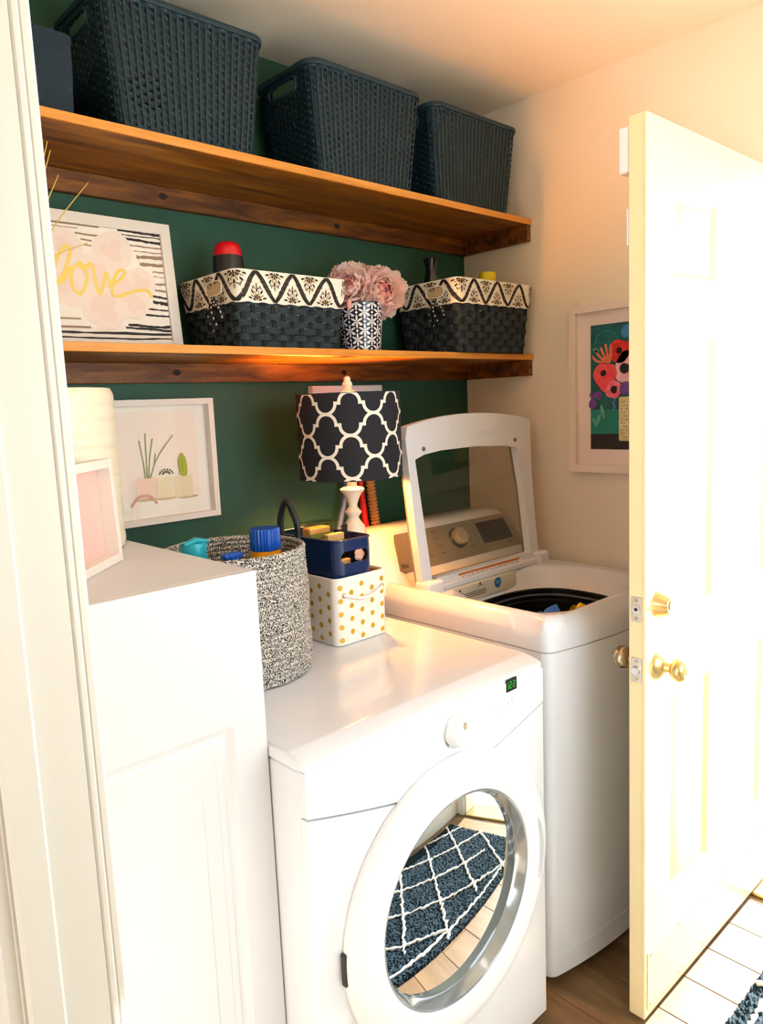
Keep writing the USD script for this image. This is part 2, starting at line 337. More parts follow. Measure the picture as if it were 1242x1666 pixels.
add(kn, 'key_cylinder', lathe([(0, .069), (.008, .069), (.008, .0705), (0, .0705)], (kx, DY0, kz), (0, -1, 0)), STEEL)
add(door, 'knob', J(lathe([(0, 0), (.033, 0), (.031, .006), (.014, .012), (.011, .030)], (kx, DY1, kz), (0, 1, 0)), lathe([(0, .026), (.014, .028), (.024, .036), (.027, .046), (.025, .057), (.017, .064), (0, .066)], (kx, DY1, kz), (0, 1, 0)), cyl((kx, DY1 + .064, kz), (kx, DY1 + .074, kz), .004)), NICKEL, 40, 'dark nickel knob on the inner face')
db = add(door, 'deadbolt', lathe([(0, 0), (.031, 0), (.031, .003), (.021, .029), (.019, .031), (0, .031)], (kx, DY0, dz), (0, -1, 0)), BRASS, 40)
add(db, 'key_cylinder', lathe([(0, .031), (.012, .031), (.012, .033), (0, .033)], (kx, DY0, dz), (0, -1, 0)), BRASS)
ym = (DY0 + DY1) / 2 + .001
for zc, hole in ((dz - .004, True), (kz, False)):
    pl = add(door, 'latch_plate', rbox((DX0 - .0016, ym - .0125, zc - .0285), (DX0 + .002, ym + .0125, zc + .0285), .0015, 12), STEEL)
    if hole: add(pl, 'bolt', J(cyl((DX0 - .0016, ym, zc), (DX0 - .004, ym, zc), .0095), ), CHROME); add(pl, 'bolt_tip', cyl((DX0 - .004, ym, zc), (DX0 - .0046, ym, zc), .004), BLACKISH)
    else: add(pl, 'latch_bolt', cyl((DX0 - .0016, ym, zc), (DX0 - .010, ym, zc), .010, .008), CHROME)
    for s in (-1, 1): add(pl, 'screw', cyl((DX0 - .0016, ym, zc + s * .0205), (DX0 - .0026, ym, zc + s * .0205), .0036), NICKEL)
kp = add(door, 'kick_plate', cbox((DX0 + .012, DY0 - .0022, .034), (DX1 - .02, DY0, .185), .0008), KICK)
for i in range(6):
    for z in (.044, .175): add(kp, 'screw', lathe([(0, .0035), (.003, .0030), (.0035, .002)], (DX0 + .026 + i * .143, DY0, z), (0, -1, 0), 10), NICKEL)
add(door, 'alarm_sensor', rbox((DX0 + .002, DY1, 1.945), (DX0 + .034, DY1 + .024, 2.035), .004), W_plastic, 40)
add(door, 'alarm_magnet', rbox((DX0 + .002, DY1, 1.80), (DX0 + .014, DY1 + .007, 1.875), .003), W_plastic, 40)
for z in (.25, 1.05, 1.85): add(door, 'hinge', J(cyl((DX1 + .004, DY0 - .004, z - .05), (DX1 + .004, DY0 - .004, z + .05), .006), ), BRASS)
def strokes(paths, w, n=8): return unary_union([LineString(smoothline(p, n)).buffer(w / 2, 4) for p in paths])
hello = [[(0, .08), (.05, .35), (.11, .8), (.10, 1.0), (.05, .9), (.03, .4), (.02, 0)], [(.02, .1), (.09, .42), (.15, .42), (.16, .15), (.19, 0), (.25, .1), (.30, .25), (.37, .42), (.34, .5), (.29, .4), (.29, .12), (.35, .0), (.43, .1), (.5, .5), (.54, .95), (.50, 1.02), (.465, .6), (.48, .08), (.53, 0), (.59, .1), (.66, .5), (.70, .95), (.66, 1.02), (.625, .6), (.64, .08), (.69, 0), (.76, .12)],
         [(.90, .40), (.82, .44), (.77, .22), (.81, .02), (.89, .03), (.935, .22), (.91, .40), (.98, .34), (1.04, .38)]]
hs = affinity.affine_transform(strokes(hello, .07), [.235, 0, 0, .10, -.555, .872])
hs = affinity.rotate(hs, 5)
add(door, 'hello_lettering', plate(hs, XZ(DY0), .0006), M('white_vinyl', '#ffffff', .35), False, 'white script word hello on the door face')

# ------------------------------------------------------------------ shelves
def shelf(z, label):
    t = thing('wall_shelf', label, 'shelf', (-.95, -.15, z), 'stained plank shelves on the green wall')
    x0, x1 = LX1 + .001, -.0008
    pts = np.linspace(x0, x1, 60)
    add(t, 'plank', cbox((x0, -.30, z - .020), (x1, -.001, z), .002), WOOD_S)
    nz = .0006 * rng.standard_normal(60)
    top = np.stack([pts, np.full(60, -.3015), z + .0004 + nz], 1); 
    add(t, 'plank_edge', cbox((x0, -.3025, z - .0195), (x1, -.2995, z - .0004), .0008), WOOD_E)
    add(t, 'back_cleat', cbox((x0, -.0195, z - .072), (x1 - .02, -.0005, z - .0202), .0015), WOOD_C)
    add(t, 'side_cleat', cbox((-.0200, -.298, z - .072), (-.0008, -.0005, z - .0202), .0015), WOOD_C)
    for x in (-1.2, -.62): add(t, 'knot', lathe([(0, .0006), (.006, .0004), (.008, 0)], (x, -.0195, z - .045), (0, -1, 0), 12, 1.5), M(f'knot_{int(z*10)}_{int(-x*10)}', '#1c0c03', .7))
    return t
ZU, ZL = 2.094, 1.648
shelf(ZU, 'upper stained plank shelf carrying the black plastic baskets'); shelf(ZL, 'lower stained plank shelf carrying the love picture and woven baskets')

# ------------------------------------------------------------------ black plastic baskets on the upper shelf
def knit_basket(c, label):
    t = thing('storage_basket', label, 'basket', c, 'black plastic knit-pattern baskets on the upper shelf')
    hB = .278; loop = RR(.412, .262, .040, 10); kb = .85
    ncol = 72; rows_ = 15; U, Vn = 7, 7
    n, m = ncol * U, rows_ * Vn + 1
    s = np.arange(n) / n * loop.L; zz = np.linspace(.010, hB - .012, m)
    SS, ZZ = np.meshgrid(s, zz)
    cu = (SS / loop.L * ncol); col = np.floor(cu).astype(int); u = cu - col
    v = np.mod((ZZ - .010) / (hB - .022) * rows_ + .5 * (col % 2), 1.0)
    rib = np.exp(-((u - .20) / .13) ** 2)
    hook = np.exp(-((u - .62 - .12 * np.sin(2 * PI * v)) / .2) ** 2) * np.exp(-((v - .45) / .24) ** 2)
    h = -.0022 + .0040 * np.maximum(.55 * rib, hook)
    k = kb + (1 - kb) * ZZ / hB
    def skin(hh):
        x, y, nx, ny = loop(SS.ravel(), k.ravel(), off=hh.ravel()); return np.stack([x, y, ZZ.ravel()], 1)
    vo, vi = skin(h), skin(-.0085 + 0 * h)
    ii, jj = np.meshgrid(np.arange(m - 1), np.arange(n), indexing='ij'); ii, jj = ii.ravel(), jj.ravel(); j2 = (jj + 1) % n
    q = np.stack([ii * n + jj, ii * n + j2, (ii + 1) * n + j2, (ii + 1) * n + jj], 1)
    sc = (jj + .5) / n * loop.L; zc = (zz[ii] + zz[ii + 1]) / 2
    hq = np.maximum(.9 * rib, hook).ravel(); hq = (hq[q[:, 0]] + hq[q[:, 1]] + hq[q[:, 2]] + hq[q[:, 3]]) / 4
    hole = (hq < .36) & (ii > 1) & (ii < m - 4)
    # hand slot on both short sides
    sx, sy, _, _ = loop(sc); slot = (np.abs(sx) > .18) & (((sy) / .058) ** 4 + ((zc - (hB - .042)) / .017) ** 4 < 1)
    # added inner skin keeps most gaps dark; a few let light through
    nz_ = meshkit.noise(np.stack([sc * 9, zc * 11, 0 * sc], -1), 11)
    thru = (hq < .14) & (nz_ > .66) & (ii > 1) & (ii < m - 4)
    f, fi = q[~(hole | slot)], q[~(thru | slot)]
    body = J((vo + c, f), (vi + c, fi[:, ::-1])); add(t, 'body', body, NAVYK, True)
    rim = ringwall(loop, [(1, -.004, hB - .013), (1, .002, hB - .013), (1, .0035, hB - .009), (1, .004, hB - .003), (1, .002, hB), (1, -.002, hB), (1, -.004, hB - .003), (1, -.004, hB - .013)], 160)
    add(t, 'rim', at(rim, c), NAVYK, 40)
    bot = ringwall(loop, [(kb, -.004, 0), (kb, .001, 0), (kb + .004, .003, .004), (kb + .006, .0015, .014), (kb + .006, -.003, .014)], 140, True)
    add(t, 'bottom', at(bot, c), NAVYK, 40)
    for sd in (-1, 1):
        a = np.linspace(0, 2 * PI, 48, endpoint=False); cs, sn = np.cos(a), np.sin(a)
        P = np.stack([np.full(48, sd * (.206 - .004)), .060 * np.sign(cs) * np.abs(cs) ** .5, hB - .042 + .0185 * np.sign(sn) * np.abs(sn) ** .5], 1)
        add(t, 'handle', at(tube(P, .0042, 8, True), c), NAVYK, True)
    return t
BX = [(-1.247, 'black knit-pattern basket, leftmost and largest looking on the upper shelf'), (-.703, 'black knit-pattern basket with a red cap inside, middle of the upper shelf'), (-.250, 'black knit-pattern basket beside the cream wall on the upper shelf')]
kb0 = knit_basket((BX[0][0], -.158, ZU), BX[0][1])
for x, l in BX[1:]: copy_of(kb0, (x, -.158, ZU), l)
nb = thing('storage_bin', 'low dark fabric bin half hidden beside the leftmost knit-pattern basket', 'bin', (-1.69, -.16, ZU))
DKFAB = M('dark_navy_fabric', '#0f2230', .9, bump=(500, .8), var=(300, '#1b3340'))
add(nb, 'body', at(ringwall(RR(.36, .25, .02), [(.97, 0, 0), (1, 0, .10), (1, 0, .152), (1, -.004, .152), (1, -.004, .02)], 120, True), (-1.69, -.16, ZU)), DKFAB, 40)
add(nb, 'rim', at(ringwall(RR(.36, .25, .02), [(1, .001, .138), (1, .002, .140), (1, .002, .153), (1, -.005, .153)], 120), (-1.69, -.16, ZU)), DKFAB, 40)
def bottle(name, label, c, h, r, body, cap, capmat, z0, neck=None, cap_r=None, cap_h=.04, ribs=0, dome=0, cat='bottle', collar=None):
    cap_r = cap_r or r * .6; t = thing(name, label, cat, (c[0], c[1], z0)); C = (c[0], c[1], z0); zb = h - cap_h
    add(t, 'body', lathe([(0, 0), (r * .95, 0), (r, .006), (r, zb * .72), (r * .97, zb * .8), (cap_r * .9, zb - .012), (cap_r * .85, zb), (0, zb)], C), body, 40)
    if ribs:
        a = np.linspace(0, 2 * PI, ribs * 4, endpoint=False); rr = cap_r * (1 + .03 * np.sign(np.cos(a * ribs)))
        prof = [(1, zb), (1, h - .004), (.94, h), (.0, h)]
        V = np.concatenate([np.stack([np.cos(a) * rr * k, np.sin(a) * rr * k, np.full(len(a), z)], 1) for k, z in prof]); n = len(a)
        F = np.array([(i * n + k, i * n + (k + 1) % n, (i + 1) * n + (k + 1) % n, (i + 1) * n + k) for i in range(3) for k in range(n)])
        add(t, 'cap', at((V, F), C), capmat, 25)
    else:
        top = [(cap_r * math.cos(a) * .55 + cap_r * .42 * (1 if a < 1.5 else 0) if a < 1.5 else 0, h - dome + dome * math.sin(a)) for a in np.linspace(0, PI / 2, 6)] if dome else [(cap_r, h - .003), (cap_r - .003, h), (0, h)]
        add(t, 'cap', lathe([(0, zb), (cap_r, zb)] + top, C), capmat, 40)
    if collar: add(t, 'collar', lathe([(cap_r * .9, zb - collar[1]), (cap_r * 1.05, zb - collar[1]), (cap_r * 1.02, zb - .001), (cap_r * .9, zb - .001)], C), collar[0], 40)
    return t
RED = M('red_plastic', '#d81222', .25); BLUE = M('blue_plastic', '#1252b8', .28); YEL = M('yellow_plastic', '#f2dc12', .35)
TEAL = M('teal_plastic', '#22a6b8', .3); ORANGE = M('orange_plastic', '#f39a12', .3)
WBOT = M('white_bottle_plastic', '#e9e6df', .35)
bottle('detergent_bottle', 'blue capped bottle peeking over the leftmost black basket', (-1.17, -.13), .335, .035, WBOT, 'cap', BLUE, ZU + .006, cap_r=.022, cap_h=.03)
bottle('spray_bottle', 'red capped bottle seen through the middle basket handle slot', (-.828, -.165), .262, .026, WBOT, 'cap', RED, ZU + .006, cap_r=.018, cap_h=.05)

# ------------------------------------------------------------------ love picture
GOLD = M('gold_leaf', '#ecd06a', .35, .15); PAPER = M('warm_white_paper', '#f7efe4', .7)
def pic_frame(name, label, x0, x1, z0, z1, y, lean, w, d, mat, cat='picture'):
    """frame leaning against the wall: y is the front plane at the bottom"""
    t = thing(name, label, cat, ((x0 + x1) / 2, y, z0))
    fn = lambda a, b, h: np.stack([a, y + (b - z0) * lean - h, b], 1)
    out_ = sbox(x0, z0, x1, z1); inn = sbox(x0 + w, z0 + w, x1 - w, z1 - w)
    add(t, 'frame', plate(out_.difference(inn), lambda a, b, h: fn(a, b, h - d), d), mat, False)
    return t, fn
lf, lfn = pic_frame('framed_picture', 'white framed print reading love over striped paper, on the lower shelf', -1.615, -1.2175, ZL + .0005, 1.966, -.10, .03 / .318, .0265, .018, W_frame)
lay = lambda k: (lambda a, b, h: lfn(a, b, h - .006 + .0004 * k))
add(lf, 'paper', plate(sbox(-1.5885, ZL + .027, -1.244, 1.9395), lambda a, b, h: lfn(a, b, h - .0105), .004), PAPER, False)
rowsL = [(1.939, .004, -1.353), (1.929, .002, -1.36), (1.920, .004, -1.344), (1.904, .003, -1.332), (1.892, .002, -1.319), (1.879, .006, -1.312), (1.862, .006, -1.306), (1.846, .0025, -1.275), (1.834, .0015, -1.274), (1.816, .004, -1.285), (1.803, .004, -1.287), (1.787, .004, -1.285), (1.773, .006, -1.283), (1.752, .003, -1.309), (1.740, .004, -1.328), (1.713, .0045, -1.355), (1.706, .004, -1.362), (1.689, .004, -1.56), (1.679, .003, -1.58)]
BROWNK = M('black_ink', '#231c17', .6); BROWN2 = M('faded_brown_ink', '#9a7f66', .6)
dk, fd = [], []
for k, (z, th, xl) in enumerate(rowsL):
    xs = np.linspace(xl, -1.2445, 14); w = th * .66 * (1 + .2 * rng.standard_normal(14)).clip(.5, 1.5); c = z + .0012 * np.cumsum(rng.standard_normal(14)) * .5
    p = Polygon(list(zip(xs, c + w)) + list(zip(xs[::-1], (c - w)[::-1]))).buffer(0)
    (fd if k in (3, 4, 5, 6, 7, 8, 9, 10) else dk).append(p)
for z, th, a, b in ((1.939, .005, -1.585, -1.40), (1.93, .002, -1.585, -1.45), (1.918, .004, -1.455, -1.40), (1.905, .004, -1.444, -1.40), (1.893, .003, -1.44, -1.40), (1.722, .004, -1.585, -1.47), (1.703, .005, -1.585, -1.45), (1.60, 0, 0, 0)):
    if th: fd.append(LineString([(a, z + .001), ((a + b) / 2, z - .0005), (b, z)]).buffer(th / 2))
for ps, mt in ((dk, BROWNK), (fd, BROWN2)):
    for q in ps: add(lf, 'stripe_print', plate(q, lay(0)), mt, False)
P1, P2 = M('pale_pink_ink', '#f4e3d6', .7), M('blush_ink', '#f2dacd', .7)
def blob(x, z, r, n, sd, wob=.14):
    rg = np.random.default_rng(sd); a = np.linspace(0, 2 * PI, n, endpoint=False); q = r * (1 + wob * rg.standard_normal(n).clip(-1.5, 1.5))
    return Polygon(smoothline(np.stack([x + q * np.cos(a), z + q * np.sin(a)], 1), 5, True)).buffer(0)
fl = [(-1.485, 1.885, .042), (-1.372, 1.888, .047), (-1.312, 1.815, .040), (-1.408, 1.752, .058), (-1.33, 1.766, .040), (-1.42, 1.825, .05), (-1.54, 1.80, .05), (-1.36, 1.80, .05), (-1.49, 1.80, .05)]
add(lf, 'flower_print', plate(unary_union([blob(x, z, r, 9, i, .09) for i, (x, z, r) in enumerate(fl)]).intersection(sbox(-1.585, 1.68, -1.25, 1.935)), lay(1)), P1, False)
add(lf, 'petal_print', plate(unary_union([blob(x + .3 * r * math.cos(k * 2.1 + i), z + .3 * r * math.sin(k * 2.1 + i), r * .33, 7, 40 + i * 3 + k, .12) for i, (x, z, r) in enumerate(fl) for k in range(3)]), lay(2)), P2, False)
love = [[(-1.535, 1.785), (-1.516, 1.799), (-1.495, 1.823), (-1.478, 1.861), (-1.474, 1.882), (-1.483, 1.885), (-1.502, 1.863), (-1.515, 1.834), (-1.518, 1.806), (-1.511, 1.799), (-1.494, 1.813), (-1.478, 1.838)],
        [(-1.448, 1.846), (-1.464, 1.844), (-1.478, 1.825), (-1.478, 1.794), (-1.465, 1.778), (-1.451, 1.794), (-1.441, 1.823), (-1.448, 1.846), (-1.458, 1.850), (-1.451, 1.838), (-1.428, 1.850), (-1.424, 1.83), (-1.422, 1.798), (-1.416, 1.782), (-1.405, 1.805), (-1.395, 1.832), (-1.39, 1.811)],
        [(-1.391, 1.801), (-1.36, 1.822), (-1.348, 1.839), (-1.361, 1.841), (-1.379, 1.818), (-1.386, 1.79), (-1.375, 1.779), (-1.345, 1.789), (-1.314, 1.798), (-1.294, 1.797), (-1.285, 1.784)]]
add(lf, 'love_lettering', plate(unary_union([LineString(smoothline(p, 8)).buffer(.0038, 4) for p in love]), lay(3)), GOLD, False, 'gold script word love')

# ------------------------------------------------------------------ woven baskets with damask liners
WICK = M('dark_woven_cord', '#20343c', .75, bump=(420, .9), var=(60, '#172328')); WICK2 = M('dark_woven_stake', '#0b1216', .8, bump=(300, .9))
LINER = M('ivory_cotton', '#efe8d8', .85, bump=(700, .3)); INK = M('black_damask_ink', '#1f1a17', .8); TANINK = M('tan_damask_ink', '#a3906a', .8)
def wicker(c, label, w, hB, hT):
    t = thing('woven_basket', label, 'basket', c, 'dark woven baskets with damask liners')
    loop = RR(w, .265, .018, 5); nst = 38; nr = 9; rh = hB / nr
    kz = lambda z: .90 + .10 * z / hB
    s = np.linspace(0, loop.L, 600, endpoint=False)
    add(t, 'inner_wall', at(ringwall(loop, [(.90, -.006, .0), (1, -.006, hB + .02), (1, -.008, hB + .02), (.90, -.008, .004)], 80, True), c), WICK2, 40)
    for i in range(nr):
        z = (i + .5) * rh; ph = 0 if i % 2 else PI
        o = .0028 * np.tanh(2.5 * np.cos(s / loop.L * nst * PI + ph)); x, y, nx, ny = loop(s, kz(z))
        x, y = x + nx * (o - .001), y + ny * (o - .001); hh = rh * .47; V = []
        for dzv, do in ((-hh, -.0012), (-hh, .0006), (-hh * .6, .0016), (hh * .6, .0016), (hh, .0006), (hh, -.0012)):
            V.append(np.stack([x + nx * do, y + ny * do, np.full(600, z + dzv)], 1))
        F = np.array([(a * 600 + k, a * 600 + (k + 1) % 600, (a + 1) * 600 + (k + 1) % 600, (a + 1) * 600 + k) for a in range(5) for k in range(600)])
        add(t, 'woven_strip', at((np.concatenate(V), F), c), WICK, 40)
    for j in range(nst):
        sj = (j + .0) / nst * loop.L; x, y, nx, ny = (float(q) for q in loop(np.array(sj), 1.0)); tx, ty = -ny, nx; hw = .0055
        P = []
        for z in (0.0, hB):
            k = kz(z)
            for a in (-hw, hw):
                for o in (-.0025, .0004): P.append((x * k + tx * a + nx * o, y * k + ty * a + ny * o, z))
        add(t, 'stake', at(hull(P), c), WICK2, False)
    # liner: folded band with scalloped lower edge
    zl0, zl1 = hT - .076, hT; n = 240; tt = np.linspace(0, loop.L, n, endpoint=False)
    kl = lambda z: .90 + .10 * z / hB
    V = []
    wob = .0015 * np.sin(tt / loop.L * 2 * PI * 19)
    for off, z, ww in ((.0035, zl0, 1), (.006, zl0 + .002, 1), (.0055, zl0 + .03, .6), (.005, zl1 - .01, .2), (.003, zl1, .2), (-.004, zl1, .2), (-.0065, zl1 - .008, .2), (-.0065, hB - .1, 0)):
        x, y, nx, ny = loop(tt, kl(z)); V.append(np.stack([x + nx * (off + wob * ww), y + ny * (off + wob * ww), np.full(n, z) + (0.0014 * np.sin(tt / loop.L * 2 * PI * 27) if z < zl0 + .01 else 0)], 1))
    V = np.concatenate(V); F = np.array([(a * n + k, a * n + (k + 1) % n, (a + 1) * n + (k + 1) % n, (a + 1) * n + k) for a in range(7) for k in range(n)])
    ln = add(t, 'liner', at((V, F), c), LINER, 50)
    def on(sv, zv):
        x, y, nx, ny = loop(sv, kl(zv)); o = .0066 + np.interp(np.mod(sv, loop.L), tt, wob) * np.interp(zv, [zl0, zl0 + .03, zl1], [1, .6, .2]); return np.stack([x + nx * o, y + ny * o, zv], 1) + c
    ncell = 11; cw = loop.L / ncell; g1, motifs = [], []; z0, hz = zl0 + .003, zl1 - zl0 - .006
    for i in range(ncell):
        a = i * cw
        for sg in (-1, 1):
            for o in (-.0046, 0, .0046):
                xs = np.linspace(0, 1, 9); px = a + cw / 2 + sg * (cw / 2) * xs; pz = z0 + hz * (1 - xs) + .004 * np.sin(xs * PI * 2)
                g1.append(LineString(np.stack([px + o, pz], 1)).buffer(.0017, 2))
            for q in (.35, .5, .65): g1.append(LineString([(a + cw / 2 + sg * cw / 2 * q - .006, z0 + hz * (1 - q) - .001 * sg), (a + cw / 2 + sg * cw / 2 * q + .006, z0 + hz * (1 - q) + .001 * sg)]).buffer(.0011, 2))
        for cx, cz, dr in ((a + cw / 2, z0 + .001, 1), (a, z0 + hz - .001, -1)):
            g2 = []; motifs.append(g2)
            for k in range(-4, 5):
                an = k * 19; r1 = .020 if k % 2 else .026
                for rr_, ln_ in ((.011, .0058), (r1, .0066), (.034, .0050)):
                    if rr_ == .034 and abs(k) > 1: continue
                    ax_, az_ = cx + rr_ * math.sin(math.radians(an)) * .85, cz + dr * rr_ * math.cos(math.radians(an))
                    (g1 if (k % 2 == 0) else g2).append(ell(ax_, az_, .0018 if k % 2 else .0022, ln_ * .85, -an * dr, 5))
            g1.append(ell(cx, cz + dr * .0065, .0018, .007, 0, 6)); g2.append(ell(cx, cz + dr * .036, .0022, .0065, 0, 6))
            for s2 in (-1, 1): g1.append(LineString(smoothline([(cx + s2 * .004, cz + dr * .028), (cx + s2 * .010, cz + dr * .033), (cx + s2 * .013, cz + dr * .026)], 4)).buffer(.0009, 2))
    band = sbox(0, z0 - .001, loop.L, z0 + hz + .001)
    add(ln, 'damask_print', wrap(unary_union(g1).intersection(band), on, .012), INK, False)
    for g2 in motifs: add(ln, 'motif_print', wrap(unary_union(g2).intersection(band), on, .012), TANINK, False)
    # oval hand hole with lining and the tied ribbons on the left side
    a = np.linspace(0, 2 * PI, 40, endpoint=False)
    zh = hT - .036; xL = -w / 2 * kl(zh) - .0075
    hy = -.045
    hole = Polygon(np.stack([hy + .036 * np.sign(np.cos(a)) * abs(np.cos(a)) ** .6, zh + .016 * np.sign(np.sin(a)) * abs(np.sin(a)) ** .6], 1))
    add(t, 'hand_hole', plate(hole, lambda p, q, h: np.stack([np.full(len(p), xL), p, q], 1) + c), M('tan_lining' + str(int(hT * 1000)), '#c2ae86', .9), False, 'hand hole showing the pale lining')
    add(t, 'hand_hole_rim', at(tube(np.stack([np.full(40, xL - .001), hy + .037 * np.sign(np.cos(a)) * abs(np.cos(a)) ** .6, zh + .017 * np.sign(np.sin(a)) * abs(np.sin(a)) ** .6], 1), .0018, 6, True), c), LINER, True)
    for sg, L_ in ((-1, .085), (1, .055), (-.3, .07)):
        P = smoothline([(xL - .003, hy + .004 * sg, zh - .020), (xL - .010, hy - .012 * sg - .006, zh - .038), (xL - .009, hy - .026 * sg - .010, zh - .02 - L_ * .6), (xL - .006, hy - .022 - .02 * sg, zh - .02 - L_)], 6)
        rb = add(t, 'ribbon_tie', at(tube(P, .0052, 8, False, .25), c), INK, True)
        add(rb, 'ribbon_print', at(J(*[m3.Manifold.sphere(.0034, 8).scale([.5, 1, 1]).translate(list(p + np.array([-.0022, 0, 0]))) for p in P[2::3]]), c), LINER, True)
    return t
wicker(np.array((-1.003, -.158, ZL)), 'woven basket with damask liner holding a red capped bottle, beside the love picture', .342, .150, .182)
wicker(np.array((-.226, -.190, ZL)), 'woven basket with damask liner holding a yellow cap, beside the cream wall', .37, .190, .222)
# contents
rb = thing('cleaner_bottle', 'red domed cap bottle standing in the woven basket beside the love picture', 'bottle', (-1.095, -.14, ZL + .006)); C = rb.base
add(rb, 'body', lathe([(0, 0), (.038, 0), (.040, .01), (.040, .20), (.0385, .232), (.036, .236)], C), BLACKISH, 40)
add(rb, 'cap', lathe([(.0365, .234), (.0365, .239), (.0335, .256), (.029, .265), (.019, .270), (0, .271)], C), RED, 40)
pb = thing('pump_bottle', 'black glossy bottle neck in the woven basket near the cream wall', 'bottle', (-.33, -.14, ZL + .006)); C = pb.base
GLB = M('glossy_black', '#0c0f16', .08)
add(pb, 'body', lathe([(0, 0), (.034, 0), (.036, .01), (.036, .19), (.026, .215), (.021, .225), (0, .225)], C), GLB, 40)
add(pb, 'cap', lathe([(.024, .222), (.025, .232), (.019, .262), (.017, .278), (.024, .296), (.025, .304), (.017, .308), (0, .308)], C), GLB, 40)
yb = thing('cleaner_bottle', 'yellow flat cap bottle in the woven basket near the cream wall', 'bottle', (-.115, -.20, ZL + .006)); C = yb.base
add(yb, 'body', lathe([(0, 0), (.034, 0), (.036, .01), (.036, .20), (.026, .235), (0, .235)], C), WBOT, 40)
add(yb, 'cap', lathe([(0, .235), (.029, .235), (.029, .268), (.026, .271), (0, .271)], C), YEL, 40)
# ------------------------------------------------------------------ peony pot
pc = np.array((-.716, -.215, ZL)); pot = thing('peony_pot', 'pink peonies in a navy and white star patterned pot on the lower shelf', 'flower pot', pc)
NAVYW = M('navy_glaze', '#0e1733', .25); WG = M('white_glaze', '#ece9e4', .3)
prof = lambda z: .056 + .012 * z / .135
po = add(pot, 'pot', at(lathe([(0, 0), (prof(0), 0), (prof(.06), .06), (prof(.135), .135), (prof(.135) - .004, .135), (.05, .12), (0, .12)], (0, 0, 0), seg=56), pc), NAVYW, 40)
gs = []; L0 = 2 * PI * .062; nc = 9; cw = L0 / nc
for i in range(nc):
    for j in range(6):
        x, z = (i + .5 * (j % 2)) * cw, .006 + j * .0248
        for k in range(6): an = k * 60; gs.append(ell(x + .0105 * math.sin(math.radians(an)), z + .0105 * math.cos(math.radians(an)), .0027, .0082, -an, 5))
        gs.append(Point(x, z).buffer(.0022, 4).difference(Point(x, z).buffer(.0010, 4)))
        for dx, dz_ in ((.5, -.0) ,): gs.append(affinity.rotate(sbox(x + cw * dx - .003, z - .003, x + cw * dx + .003, z + .003), 45))
        gs.append(affinity.rotate(sbox(x - .0026, z + .0105, x + .0026, z + .0157), 20)) if 0 else None
        for s2 in (-1, 1): gs.append(affinity.rotate(sbox(x + s2 * cw * .27 - .0029, z + .0140, x + s2 * cw * .27 + .0029, z + .0198), 30 * s2))
add(po, 'star_print', wrap(unary_union([q for q in gs if q]).intersection(sbox(0, .002, L0, .132)), lambda s, z: np.stack([(prof(z) + .0005) * np.cos(s / .062), (prof(z) + .0005) * np.sin(s / .062), z], 1) + pc, .006), WG, False)
def petal_mat(name, c1, c2):
    n = {'d': ('diffuse_bsdf', dict(color=lin(c1))), 't': ('translucent_bsdf', dict(color=lin(c2))), 'm': ('mix_closure', dict(fac=.42))}
    return usdkit.material(stage, f'/World/Looks/{name}', n, [('d.BSDF', 'm.closure1'), ('t.BSDF', 'm.closure2')], surface='m.closure')
PETS = [petal_mat('peony_pink', '#ffe4dd', '#ffd8cf'), petal_mat('peony_pale', '#fff0ea', '#ffe6de'), petal_mat('peony_deep', '#ffd0c9', '#ffb4ab')]
def petal(w, l, cup, ruf, sd):
    rg = np.random.default_rng(sd); nu, nv = 9, 8; u = np.linspace(-1, 1, nu); v = np.linspace(0, 1, nv); U, Vv = np.meshgrid(u, v)
    wid = w * np.sin(np.clip(Vv * .82 + .12, 0, 1) * PI) ** .6
    x = U * wid; z = l * (Vv - .10 * U ** 2 * Vv); ph = rg.uniform(0, 6.28, 3)
    y = cup * (U ** 2) * wid * .9 + cup * .5 * l * np.sin(Vv * PI * .9) * -1 + ruf * Vv ** 2 * (np.sin(U * 5 + ph[0]) + .6 * np.sin(U * 9 + ph[1]))
    z = z + ruf * .8 * Vv ** 3 * np.sin(U * 11 + ph[2])
    V = np.stack([x, y, z], -1).reshape(-1, 3)
    F = np.array([(i * nu + k, i * nu + k + 1, (i + 1) * nu + k + 1, (i + 1) * nu + k) for i in range(nv - 1) for k in range(nu - 1)])
    return V, F
def bloom(c, axis, R, sd):
    X, Y, Z = frame_of(axis); B = add(pot, 'bloom', at(m3.Manifold.sphere(R * .26, 20), np.array(c) - Z * R * .12), PETS[2], True); rg = np.random.default_rng(sd)
    for layer, (n, tilt, L_, w) in enumerate(((4, 4, .55, .30), (5, 13, .68, .36), (6, 24, .80, .42), (7, 37, .90, .48), (8, 52, .97, .52), (8, 70, 1.0, .55), (8, 90, .95, .52))):
        for k in range(n):
            az = 2 * PI * (k + .5 * (layer % 2)) / n + rg.uniform(-.2, .2); tl_ = math.radians(tilt + rg.uniform(-8, 8))
            V, F = petal(w * R * rg.uniform(.9, 1.15), L_ * R * rg.uniform(.92, 1.08), -.75 + .07 * layer, 0.045 * R, int(rg.integers(1e6)))
            ct, st = math.cos(tl_), math.sin(tl_); V = np.stack([V[:, 0], V[:, 1] * ct + V[:, 2] * st, -V[:, 1] * st + V[:, 2] * ct], 1)
            ca, sa = math.cos(az), math.sin(az); V = np.stack([V[:, 0] * ca - V[:, 1] * sa, V[:, 0] * sa + V[:, 1] * ca, V[:, 2]], 1)
            V = V[:, :1] * X + V[:, 1:2] * Y + V[:, 2:] * Z + np.array(c) - Z * R * .25
            add(B, 'petal', (V, F), PETS[(0, 1, 1, 0, 1)[(k + layer) % 5] if layer > 1 else 2], True)
cv = np.array((CX, CY, 1.62)); 
